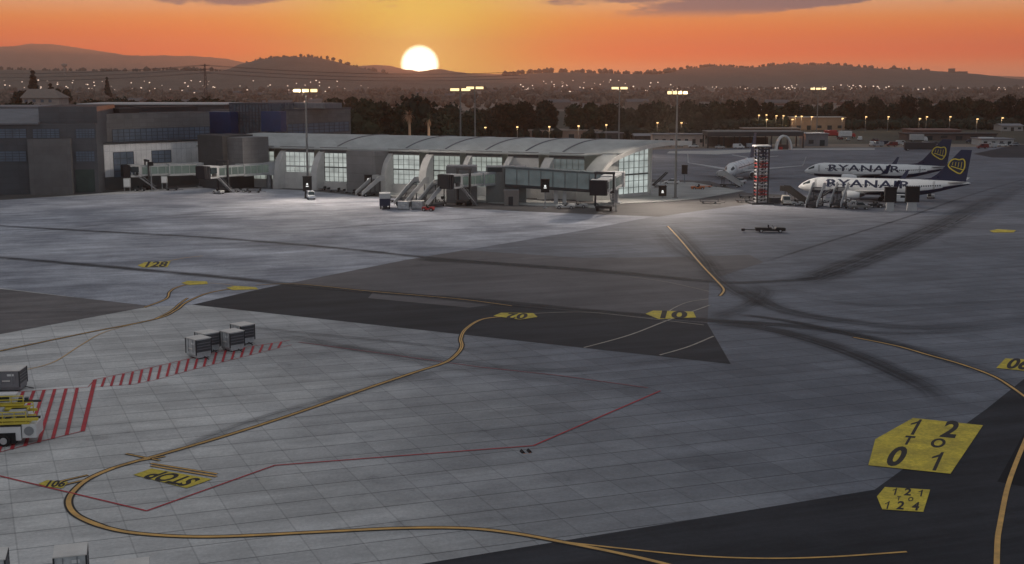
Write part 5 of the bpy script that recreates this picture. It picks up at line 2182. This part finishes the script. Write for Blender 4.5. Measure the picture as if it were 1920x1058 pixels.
def make_tree(kind):
    t = thing('broadleaf_tree' if kind < 5 else 'conifer_tree', 'tree', 'tree', (0, 0, 0), 0, 'trees beyond the airfield')
    # unit trees, 10 m tall
    w_, lob, cone, mm = ((9.5, 13, False, M_leaf), (8.0, 11, False, M_leaf), (11.0, 15, False, M_leafg), (7.0, 9, False, M_leafg), (9.0, 12, False, M_leafb),
                         (4.6, 8, True, M_leaf))[kind]
    crown_mb(40 + kind, w_, 8.4 if not cone else 9.2, 1.6 if not cone else .9, lob, 1500, .34, cone).build('crown', mm, t)
    trunk_mb(7, .32, 1.8).build('trunk', M_wood, t)
    return t


lampx = [(910, 239), (970, 238), (1030, 237.5), (1085, 236), (1137, 234), (1233, 230), (1278, 230), (1423, 216), (1437, 215.5), (1438, 224), (1456, 217), (1469, 217),
         (1486, 224), (1492, 218), (1503, 218), (1522, 219), (1580, 222), (1624, 219), (1666, 219), (1725, 222.5), (1738, 219), (1782, 219), (1833, 223), (1880, 221)]
ORD = ['first', 'second', 'third', 'fourth', 'fifth', 'sixth', 'seventh', 'eighth', 'ninth', 'tenth', 'eleventh', 'twelfth', 'thirteenth', 'fourteenth', 'fifteenth', 'sixteenth',
       'seventeenth', 'eighteenth', 'nineteenth', 'twentieth', 'twenty-first', 'twenty-second', 'twenty-third', 'twenty-fourth']
used_labels = {}


def where(x):
    if x < 900:
        best = min(((610, 'rear grey brown office block'), (700, 'bushy green tree group behind the terminal'), (767, 'drooping tan palm'), (805, 'palm with the pale trunk'),
                    (864, 'lower lamps of the mast pair')), key=lambda q: abs(q[0] - x))
        return best
    i = min(range(len(lampx)), key=lambda k: abs(lampx[k][0] - x))
    return lampx[i][0], ORD[i] + ' lit street lamp'


def tree_at(x, ytop, ybase=None, D=None, kind=None, wide=1.0, label=None):
    kind = rnd.choice((0, 0, 1, 1, 2, 3)) if kind is None else kind
    if D is None:
        D = G(x, ybase).y
    X = atdist(x, D)
    h = zat(ytop, D)
    if kind not in PROTO:
        PROTO[kind] = make_tree(kind)
        o = PROTO[kind]
    else:
        o = copy_tree(PROTO[kind])
    o.location = (X, D, 0)
    s = h / 10.0
    o.scale = (s * wide, s * wide, s)
    o.rotation_euler = (0, 0, rnd.uniform(0, 6.28))
    if label is None:
        lx, nm = where(x)
        adj = ('broad' if wide > 1.15 else 'slim' if wide < .9 else 'round') + ' dark ' + ('tall' if h > 17 else 'low' if h < 12 else 'middling')
        side_ = 'left of' if x < lx - 2 else 'right of' if x > lx + 2 else 'behind'
        row = 'front row' if D < 640 else 'back row'
        base_ = f'{adj} tree, {row}, {side_} {nm}'
        k = used_labels.get(base_, 0)
        used_labels[base_] = k + 1
        label = base_ if k == 0 else f'{ORD[min(k, 20)]} {base_}'
    o['label'] = label
    return o


# big trees behind the terminal
tree_at(668, 182, D=430, kind=2, wide=.9, label='bushy green tree just right of the rear grey brown block')
tree_at(705, 178, D=440, kind=3, wide=1.2, label='green tree between the rear block and the drooping tan palm')
tree_at(735, 186, D=450, kind=2, wide=.8, label='lower green tree left of the drooping tan palm')
tree_at(782, 181, D=470, kind=0, wide=1.15, label='biggest broad dark tree, behind the two palms')
tree_at(815, 189, D=480, kind=1, wide=1.1, label='dark tree right behind the palm with the pale trunk')
tree_at(845, 196, D=500, kind=0, wide=1.0, label='dark tree left of the paired lamp masts')
tree_at(882, 196, D=520, kind=1, wide=1.1, label='dark tree behind the paired lamp masts')
front = [(905, 200, .8), (938, 196, .9), (965, 184, 1.15), (985, 190, .9), (1022, 178, .85), (1085, 192, .9), (1112, 183, 1.1), (1140, 190, .9), (1168, 192, .9), (1205, 184, 1.05), (1235, 190, .8),
         (1262, 188, .9), (1290, 189, .9), (1315, 184, .9), (1345, 187, .8), (1378, 180, 1.0), (1408, 184, .85), (1437, 185, .9), (1480, 187, 1.05), (1515, 190, .9), (1548, 186, .9),
         (1585, 181, 1.0), (1612, 186, .8), (1640, 182, 1.0), (1672, 186, .9), (1702, 180, 1.0), (1735, 184, .9), (1765, 180, 1.0), (1798, 184, .9), (1828, 180, 1.0), (1858, 183, .9), (1890, 179, 1.0), (1920, 184, .9)]
for x, y, wd in front:
    tree_at(x + rnd.uniform(-3, 3), y, D=(610 if x < 1330 else 775) + rnd.uniform(-20, 25), wide=wd * 1.0)
for i in range(34):
    x = 905 + i * 30.5 + rnd.uniform(-8, 8)
    if 1046 < x < 1078:
        continue
    tree_at(x, rnd.uniform(198, 208), D=(700 if x < 1330 else 840) + rnd.uniform(-30, 30), wide=rnd.uniform(.85, 1.25))
# dark trees and shrubs seen over the roofs on the left
lefts = [(22, 186, 520, 2, 1.3, 'low dark shrubby tree over the grey sloping roof at the far left'), (65, 134, 1150, 5, 1.0, 'tallest dark conifer standing above the town at the far left'),
         (203, 146, 1400, 5, .8, 'slim dark conifer left of the pylon'), (120, 160, 1100, 3, .9, 'rounded tree right of the pale house roof'), (97, 158, 1000, 5, 1.1, 'short conifer beside the pale house roof'),
         (34, 162, 900, 1, 1.0, 'dark tree left of the pale house roof'), (180, 184, 640, 2, 1.5, 'first dark tree from the left in the low row over the taupe block'),
         (225, 185, 640, 0, 1.5, 'second dark tree in the low row over the taupe block'), (262, 178, 660, 3, 1.3, 'third and highest dark tree in the low row over the taupe block'),
         (300, 184, 650, 2, 1.5, 'fourth dark tree in the low row over the taupe block'), (345, 177, 660, 3, 1.2, 'fifth dark tree in the low row, below the pylon'),
         (385, 184, 650, 0, 1.5, 'sixth dark tree in the low row, beside the blue tower'), (415, 183, 640, 2, 1.4, 'rightmost dark tree in the low row, above the blue box'),
         (556, 186, 520, 1, 1.2, 'dark tree rising behind the roof below the leftmost mast lamps'), (600, 183, 520, 2, 1.2, 'dark tree over the rear block right of the leftmost mast'),
         (640, 172, 620, 3, 1.1, 'tall loose tree above the right end of the rear block')]
for x, y, D, k, wd, lab in lefts:
    tree_at(x, y, D=D, kind=k, wide=wd, label=lab)

# palms
M_frond = mat('orange_lit_frond', (.34, .19, .11), .9, var=.35, nscale=1.0)  # orange light on the palms put into frond and trunk colour
M_frondg = mat('palm_frond', (.05, .055, .03), .9, var=.3)
M_ptrunk = mat('orange_lit_trunk', (.42, .27, .17), .9, var=.25, nscale=.8)


def palm(label, x, ytop, D, skirt):
    X = atdist(x, D)
    h = zat(ytop, D)
    t = thing('palm_tree', label, 'palm', (X, D, 0), 0, 'palms behind the terminal')
    m = MB()
    m.tube([(0, 0, 0), (.1, 0, h * .5), (0, 0, h - 1.5)], [.55, .45, .42], 9)
    m.build('trunk', M_ptrunk, t)
    r_ = random.Random(int(x))
    for nm, mm, cnt, lo, hi in (('fronds', M_frondg if not skirt else M_frond, 34, -.5, 1.2), ('hanging_fronds', M_frond, 30 if skirt else 12, -1.5, -.5)):
        m = MB()
        for i in range(cnt):
            a = r_.uniform(0, 6.283)
            e = r_.uniform(lo, hi)
            L = r_.uniform(2.3, 3.6)
            p = Vector((0, 0, h - 1.5))
            d = Vector((math.cos(a) * math.cos(e), math.sin(a) * math.cos(e), math.sin(e)))
            sd = Vector((-math.sin(a), math.cos(a), 0))
            prev = p
            for k in range(5):
                q = prev + d * (L / 5)
                d = (d + Vector((0, 0, -.28))).normalized()
                w0, w1 = .42 * (1 - k / 5.5), .42 * (1 - (k + 1) / 5.5)
                m.add([prev - sd * w0, prev + sd * w0, q + sd * w1, q - sd * w1], [(0, 1, 2, 3)])
                prev = q
        m.build(nm, mm, t)


palm('drooping tan palm, its hanging fronds coloured as orange lit, behind the terminal roof', 767, 207, 420, True)
palm('palm with a pale trunk, coloured as orange lit, right of the drooping tan palm', 803, 214, 415, False)


# woods and town in the distance: uncountable masses
def scatter_woods(name, n, D0, D1, x0, x1, hmin, hmax, m, seed, fz=None, gap=None):
    r_ = random.Random(seed)
    mb = MB()
    bm = bmesh.new()
    bmesh.ops.create_icosphere(bm, subdivisions=1, radius=1.0)
    bv = [p.co.copy() for p in bm.verts]
    bf = [[q.index for q in f_.verts] for f_ in bm.faces]
    bm.free()
    for i in range(n):
        D = D0 * (D1 / D0) ** r_.random()
        x = r_.uniform(x0, x1)
        if gap and gap[0] < x < gap[1]:
            continue
        h = r_.uniform(hmin, hmax) * r_.choice((.7, 1, 1, 1.25))
        X = atdist(x, D)
        z0 = fz(x, D) if fz else 0
        w_ = h * r_.uniform(.32, .6)
        c = Vector((X, D, z0 + h * .52))
        vv = []
        for p in bv:
            k = 1 + r_.uniform(-.28, .28)
            vv.append((c.x + p.x * w_ * k, c.y + p.y * w_ * k, c.z + p.z * h * .52 * k))
        mb.add(vv, bf)
    o = mb.build(name, m)
    return tag(o, kind='stuff')


M_farwood = leafy('far_woods', (.19, .145, .115), .55)  # foliage paled and browned: distance haze put into the colour
o = scatter_woods('far_woods', 700, 880, 1100, 880, 2000, 3, 6, M_leaf, 3, gap=(1044, 1082))
tag(o, 'dark dense woodland mass behind the tree line', 'woodland')
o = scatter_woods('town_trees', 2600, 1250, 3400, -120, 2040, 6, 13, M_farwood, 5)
tag(o, 'brownish trees spread through the hazy distant town', 'trees')
o = scatter_woods('town_trees', 900, 560, 900, -120, 700, 4, 8, M_leaf, 9)
tag(o, 'low dark scrub behind the buildings on the left', 'scrub')
o = scatter_woods('hedge', 600, 715, 790, 1330, 2040, 3, 6, M_leaf, 12, gap=(1485, 1590))
tag(o, 'dark undergrowth below the tree line on the right', 'undergrowth')
o = scatter_woods('hedge', 420, 590, 640, 880, 1330, 3, 6, M_leaf, 13, gap=(1046, 1080))
tag(o, 'dark undergrowth below the tree line behind the terminal', 'undergrowth')


def crest_trees(pts, D, n, seed, hmin, hmax):
    r_ = random.Random(seed)
    P = spline(pts, 12)
    fz = []

    def f_(x, D_):
        for a, b in zip(P, P[1:]):
            if a.x <= x <= b.x:
                k = (x - a.x) / (b.x - a.x)
                return zat(a.y + (b.y - a.y) * k, D) - 3
        return 0
    return scatter_woods('hill_trees', n, D - 30, D + 30, pts[0][0], pts[-1][0], hmin, hmax, M_farwood, seed, fz=f_)


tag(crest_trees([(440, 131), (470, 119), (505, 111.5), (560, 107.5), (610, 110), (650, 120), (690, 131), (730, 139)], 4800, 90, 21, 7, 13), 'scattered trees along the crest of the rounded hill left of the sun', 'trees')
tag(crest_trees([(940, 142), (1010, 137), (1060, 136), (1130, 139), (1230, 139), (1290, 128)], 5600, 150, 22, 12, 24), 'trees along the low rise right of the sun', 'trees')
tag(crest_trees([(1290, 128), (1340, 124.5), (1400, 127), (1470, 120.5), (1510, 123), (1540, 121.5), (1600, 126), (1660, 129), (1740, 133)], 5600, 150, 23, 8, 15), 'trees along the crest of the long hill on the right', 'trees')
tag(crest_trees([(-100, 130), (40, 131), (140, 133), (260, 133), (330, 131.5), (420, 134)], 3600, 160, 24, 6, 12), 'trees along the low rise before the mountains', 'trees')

# houses of the town
hm = [mat('far_wall_pale', (.42, .36, .32), .9, var=.15), mat('far_wall_brown', (.26, .20, .165), .9, var=.15), mat('far_wall_grey', (.34, .32, .31), .9, var=.15)]
rm = [mat('far_roof_red', (.16, .08, .06), .9, var=.15), mat('far_roof_grey', (.14, .13, .13), .9, var=.15)]
hprotos = []
for k in range(3):
    t = thing('town_house', 'small pale walled house in the hazy town beyond the airport', 'house', (0, 0, 0), 0, 'far houses of the town')
    a, b, c = ((7, 6, 5), (11, 7, 6.5), (18, 9, 5))[k]
    m = MB()
    m.box(-a, a, -b, b, 0, c)
    m.build('wall', hm[k], t)
    m = MB()
    if k < 2:
        m.prism([(-b - .5, c), (b + .5, c), (0, c + 3)], -a - .4, a + .4, 0, 'x')
    else:
        m.box(-a - .3, a + .3, -b - .3, b + .3, c, c + .8)
    m.build('roof', rm[k % 2], t)
    hprotos.append(t)
r5 = random.Random(55)
for i in range(150):
    D = 1150 * (3.0 ** r5.random())
    x = r5.uniform(-60, 1960)
    if 640 < x < 1000 and D < 1500:
        D += 600
    o = hprotos[i] if i < 3 else copy_tree(hprotos[i % 3])
    o.location = (atdist(x, D), D, 0)
    o.rotation_euler = (0, 0, r5.uniform(-.6, .6))
# lights of the town, a scatter of tiny lit lamps
m = MB()
r6 = random.Random(66)
for i in range(280):
    if i < 120:
        x, y = r6.uniform(1290, 1925), r6.gauss(165, 2.2)
        if x > 1700:
            y += 2
    elif i < 185:
        x, y = r6.uniform(960, 1290), r6.uniform(150, 175)
    else:
        x, y = r6.uniform(-10, 720), r6.uniform(150, 178)
    D = 3000 if i < 120 else r6.uniform(1700, 3000)
    z = max(6.0, zat(y, D))
    s = D / F * r6.uniform(.28, .75)
    X = atdist(x, D)
    m.box(X - s * 1.5, X + s * 1.5, D - s, D + s, z - s, z + s)
    m.box(X - .15, X + .15, D - .15, D + .15, 0, z - s, 1)
tag(m.build('town_lights', [M_tlight, M_dark]), 'scatter of tiny pinkish lamps across the distant town', 'town lights', kind='stuff')

# street lamps along the tree line
for i, (x, y) in enumerate(lampx):
    hl = 8.2
    D = (H - hl) / (H - zat(y, 1000.0)) * 1000.0
    X = atdist(x, D)
    t = thing('street_lamp', f'lit street lamp before the dark trees, {ORD[i]} from the left', 'street lamp', (X, D, 0), 0, 'street lamps along the tree line')
    m = MB()
    m.tube([(0, 0, 0), (0, 0, hl - .3)], [.12, .08], 6)
    m.tube([(0, 0, hl - .3), (0, -.9, hl)], .06, 6)
    m.build('pole', M_steel, t)
    m = MB()
    m.box(-.42, .42, -1.5, -.7, hl - .28, hl + .16)
    m.build('lamp', M_slamp, t)
    li = bpy.data.lights.new('lamp_light', 'POINT')
    li.energy = 450
    li.color = (1, .6, .28)
    li.shadow_soft_size = .5
    lo = bpy.data.objects.new('lamp_light', li)
    COL.objects.link(lo)
    lo.parent = t
    lo.location = (0, -1.2, hl - .8)

# power pylon and its wires, water towers
D = 1500
t = thing('power_pylon', 'thin dark power pylon standing above the town left of the rounded hill', 'pylon', (atdist(387, D), D, 0), .2)
hp = zat(120, D)
m = MB()
for a, b in ((-1, -1), (1, -1), (1, 1), (-1, 1)):
    m.bar((a * 1.9, b * 1.9, 0), (a * .5, b * .5, hp), .5, .5)
for k in range(9):
    z0, z1 = hp * k / 9, hp * (k + 1) / 9
    w0, w1 = 1.9 - 1.4 * k / 9, 1.9 - 1.4 * (k + 1) / 9
    m.bar((-w0, -w0, z0), (w1, -w1, z1), .3, .3)
    m.bar((w0, w0, z0), (-w1, w1, z1), .3, .3)
m.build('frame', M_dark, t)
for z in (hp - 1.5, hp - 6, hp - 10.5):
    m = MB()
    m.bar((-6, 0, z), (6, 0, z), .5, .6)
    m.build('crossarm', M_dark, t)
m = MB()
for z in (hp - 1.5, hp - 6, hp - 10.5):
    for s in (-6, 6):
        for tgt in ((-420, 250), (430, 200)):
            pts = []
            for k in range(13):
                a = k / 12
                pts.append((s + tgt[0] * a, tgt[1] * a, z - 26 * a * (1 - a) - 6 * a))
            m.tube(pts, .16, 4)
m.build('wires', M_dark, t)
for lab, x, yt, D in (('small water tower on the left skyline before the mountains', 125, 119, 3300), ('small round headed tower on the right hill crest', 1632, 124, 5400)):
    h = zat(yt, D)
    z0 = 0
    t = thing('water_tower', lab, 'water tower', (atdist(x, D), D, 0), 0)
    m = MB()
    m.tube([(0, 0, 0), (0, 0, h - 8)], 2.4, 8)
    m.build('shaft', hm[0], t)
    m = MB()
    m.tube([(0, 0, h - 10), (0, 0, h - 6), (0, 0, h - 2), (0, 0, h)], [3, 7.5, 7.5, 2], 12)
    m.build('tank', hm[0] if x < 500 else hm[1], t)
D = 5350
t = thing('hilltop_building', 'long flat building with a small tower on the right hill crest', 'building', (atdist(1792, D), D, 0), 0)
m = MB()
m.box(-38, 38, -12, 12, 0, zat(134, D))
m.build('wall', hm[1], t)
m = MB()
m.box(-38, -14, -8, 8, zat(134, D), zat(128.5, D))
m.build('tower', hm[1], t)

# pale house over the roofs at the far left
f1 = Facade(42, 112, 'pale_house', 'pale long house with low hipped roof above the dark office wing', 'house', Y=(760, 760))
f1.block('wall', hm[0], 0, f1.L, 0, 16, 0, f1.z(70, 184))
m = MB()
pp = [f1.loc(-1, -1, f1.z(70, 184)), f1.loc(f1.L + 1, -1, f1.z(70, 184)), f1.loc(f1.L + 1, 17, f1.z(70, 184)), f1.loc(-1, 17, f1.z(70, 184)), f1.loc(1, 8, f1.z(70, 167)), f1.loc(f1.L * .75, 8, f1.z(70, 167))]
m.add(pp, [(0, 1, 5, 4), (1, 2, 5), (2, 3, 4, 5), (3, 0, 4), (3, 2, 1, 0)])
m.build('roof', mat('far_roof_pale', (.24, .20, .17), .9, var=.12), f1.root)
for k in range(4):
    f1.window(46 + k * 15, 187, 52 + k * 15, 192, M_bwin, 1, 1)


# ------------------------------------------------------------------ buildings on the far side of the apron
def shed(label, x0, x1, ytop, ybase, wm, roofm_=None, depth=12, doors=0, name='airfield_building', gable=False, lit=None):
    f_ = Facade((x0, ybase), (x1, ybase), name, label, 'building')
    zt = f_.z((x0 + x1) / 2, ytop)
    f_.block('wall', wm, 0, f_.L, 0, depth, 0, zt)
    if gable:
        m = MB()
        pp = [f_.loc(-.5, -.6, zt), f_.loc(f_.L + .5, -.6, zt), f_.loc(f_.L + .5, depth + .6, zt), f_.loc(-.5, depth + .6, zt), f_.loc(-.5, depth / 2, zt * 1.35), f_.loc(f_.L + .5, depth / 2, zt * 1.35)]
        m.add(pp, [(0, 1, 5, 4), (1, 2, 5), (2, 3, 4, 5), (3, 0, 4), (3, 2, 1, 0)])
        m.build('roof', roofm_ or M_mgrey, f_.root)
    else:
        f_.block('roof', roofm_ or M_mgrey, -.5, f_.L + .5, -.5, depth + .5, zt, zt + .4)
    for k in range(doors):
        s = f_.L * (k + .5) / doors
        f_.block('door' if k % 2 else 'window', M_glass, s - f_.L / doors * .22, s + f_.L / doors * .22, -.08, .02, 0 if k % 2 else 1.0, min(2.6, zt * .7))
    return f_


M_peach = mat('peach_render', (.36, .25, .20), .9, var=.2, nscale=.15)
M_tanw = mat('tan_render', (.34, .24, .165), .9, var=.15, nscale=.2)
M_browns = mat('brown_sheet_wall', (.12, .09, .08), .85, var=.2, nscale=.2)
shed('long low brown red shed left of the row of street lamps', 905, 990, 247, 257, M_browns, doors=4)
shed('long peach rendered hall under the third street lamp', 992, 1128, 246, 262, M_peach, mat('pale_roof', (.32, .26, .22), .8, var=.1), doors=6, depth=20)
shed('dark open steel shelter beside the lone lamp mast', 1118, 1168, 250, 264, M_dark, doors=3)
shed('dark arched shed right of the lone lamp mast', 1190, 1222, 255, 266, M_dark, gable=True)
shed('row of pale low offices with dark doors right of the terminal end', 1224, 1322, 253, 272, mat('pale_pink_render', (.40, .33, .29), .9, var=.2, nscale=.2), doors=7, depth=9)
shed('grey flat store behind the pale low offices', 1240, 1330, 233, 258, M_mgrey, doors=3)
shed('tan building with lit lamps on its parapet before the trees', 1488, 1584, 221, 244, M_tanw, mat('pale_parapet', (.42, .38, .33), .8, var=.1), doors=5, depth=14)
shed('low brown wall like shed left of the tan lamp lit building', 1395, 1500, 242, 251, M_browns, mat('tan_roof', (.30, .24, .20), .8, var=.1), doors=4)
shed('wide dusky red shed far right behind the fins', 1712, 1802, 245, 257, mat('dusky_red_wall', (.20, .11, .09), .9, var=.2), mat('dusky_red_roof', (.22, .125, .105), .9, var=.1), doors=3, depth=18)
shed('long dark low shed behind the airliner fins', 1700, 1868, 252, 263, M_browns, M_flat, doors=6)
shed('small pale hut at the far right edge by the tree line', 1878, 1918, 236, 246, mat('pale_grey_render', (.36, .35, .34), .9, var=.1), doors=3, gable=True)
shed('white low cargo shed right of the rear fin', 1840, 1900, 262, 273, M_lgrey, doors=4)
shed('dark grey store right of the open canopy', 1510, 1552, 252, 274, M_mgrey, doors=2)
# open canopy
f2 = Facade((1326, 278), (1506, 278), 'open_canopy', 'long open canopy with a flat dark roof on thin posts', 'canopy')
zt = f2.z(1400, 248)
f2.block('roof', M_dark, 0, f2.L, 0, 14, zt - 1.7, zt)
f2.block('roof_edge', mat('canopy_top', (.20, .19, .18), .8, var=.15), -.2, f2.L + .2, .3, 14.3, zt, zt + .3)
for i in range(7):
    for tt_ in (.3, 13.0):
        f2.block('post', M_dark, f2.L * i / 6.05 + .05, f2.L * i / 6.05 + .6, tt_, tt_ + .6, 0, zt - 1.7)
f2.block('back_wall', M_browns, f2.L * .05, f2.L * .7, 13.6, 14, 0, zt * .6)
# arched white tent
f3 = Facade((1455, 281), (1483, 281), 'arched_tent', 'white arched tent frame standing before the open canopy', 'tent')
m = MB()
n_ = 12
for k in range(n_):
    a0, a1 = math.pi * k / n_, math.pi * (k + 1) / n_
    R_ = f3.L / 2
    m.bar(f3.loc(R_ - R_ * math.cos(a0), 0, 5.8 * math.sin(a0)), f3.loc(R_ - R_ * math.cos(a1), 0, 5.8 * math.sin(a1)), 3.0, .6)
m.build('arch', M_white, f3.root)
f3.block('awning', M_browns, 1, f3.L - 1, .5, 1, 0, 2.2)
f3.block('crate', M_redp, 1.2, 2.6, -.5, .4, 0, 1.2)

# vehicles parked across the far edge
pm = [M_white, mat('silver_paint', (.35, .36, .38), .35, .2, var=.05), M_blue_d, mat('maroon_paint', (.16, .02, .02), .4, var=.05), M_lgrey]
cars_ = [car('c', Vector((0, 0, 0)), V(1, 0), p_, 'car', group='vehicles parked across the far edge of the apron') for p_ in pm]
vans_ = [car('c', Vector((0, 0, 0)), V(1, 0), p_, 'van', 'parked_van', 'van', group='vehicles parked across the far edge of the apron') for p_ in pm]
cname = ['white', 'silver', 'dark blue', 'maroon', 'light grey']
spots = [(1634, 274), (1646, 275), (1660, 273), (1672, 275), (1690, 272), (1702, 274), (1735, 270), (1750, 272), (1575, 262), (1590, 264), (1612, 264), (1700, 260), (1722, 262), (1842, 279), (1860, 277),
         (1880, 275), (1902, 274), (1820, 268), (1640, 266), (1350, 279), (1385, 279), (1410, 278), (1440, 280), (1250, 276), (1275, 276), (1300, 277)]
r7 = random.Random(77)
usedc = set()
cnt = {}
for i, (x, y) in enumerate(spots):
    c = i % 5
    isv = (i // 5) % 2 == 0
    pool = vans_ if isv else cars_
    zone = 'under the open canopy' if 1325 < x < 1510 else 'before the pale low offices' if x < 1325 else 'right of the open canopy' if x < 1600 else 'behind the lettered airliners' if x < 1720 else 'beside the fins of the airliners' if x < 1800 else 'at the far right edge'
    base_ = f'{cname[c]} {"van" if isv else "car"} parked {zone}'
    k = cnt.get(base_, 0)
    cnt[base_] = k + 1
    lab = base_ if k == 0 else f'{base_}, {ORD[k]} from the left'
    key = (isv, c)
    o = pool[c] if key not in usedc else copy_tree(pool[c])
    usedc.add(key)
    o.location = G(x, y)
    o.rotation_euler = (0, 0, r7.choice((0, math.pi, 1.4, 1.7)) + r7.uniform(-.1, .1))
    o['label'] = lab
for isv, pool in ((False, cars_), (True, vans_)):
    for c in range(5):
        if (isv, c) not in usedc:
            for ch in list(pool[c].children_recursive):
                bpy.data.objects.remove(ch)
            bpy.data.objects.remove(pool[c])
for lab, x, y, a, b in (('white box truck parked farthest right behind the fins', 1852, 272, M_white, M_white), ('pale box truck behind the tail of the rear lettered airliner', 1722, 266, M_white, M_lgrey),
                        ('white topped truck right of the open canopy', 1588, 259, M_redp, M_white), ('dark coach like truck left of the rear fin', 1728, 283, M_blue_d, M_dark), ('red and white truck behind the open canopy end', 1560, 257, M_redp, M_redp)):
    truck(lab, G(x, y), V(1, -.05), a, b, 8.0 if 'coach' not in lab else 14.0, 2.6, group='trucks across the far edge of the apron')

# ------------------------------------------------------------------ haze
m = MB()
m.box(-8900, 8900, -80, 13300, -1.0, 430)
hz_ = m.build('haze', [])
tag(hz_, 'thin warm evening haze over the whole airfield', 'haze', kind='stuff')
hmat = bpy.data.materials.new('haze_air')
hmat.use_nodes = True
ht_ = hmat.node_tree
for n in list(ht_.nodes):
    ht_.nodes.remove(n)
pv = ht_.nodes.new('ShaderNodeVolumePrincipled')
pv.inputs['Color'].default_value = (1.0, .80, .66, 1)
pv.inputs['Density'].default_value = 1.0e-4
pv.inputs['Anisotropy'].default_value = .5
ou = ht_.nodes.new('ShaderNodeOutputMaterial')
ht_.links.new(pv.outputs[0], ou.inputs['Volume'])
hz_.data.materials.append(hmat)
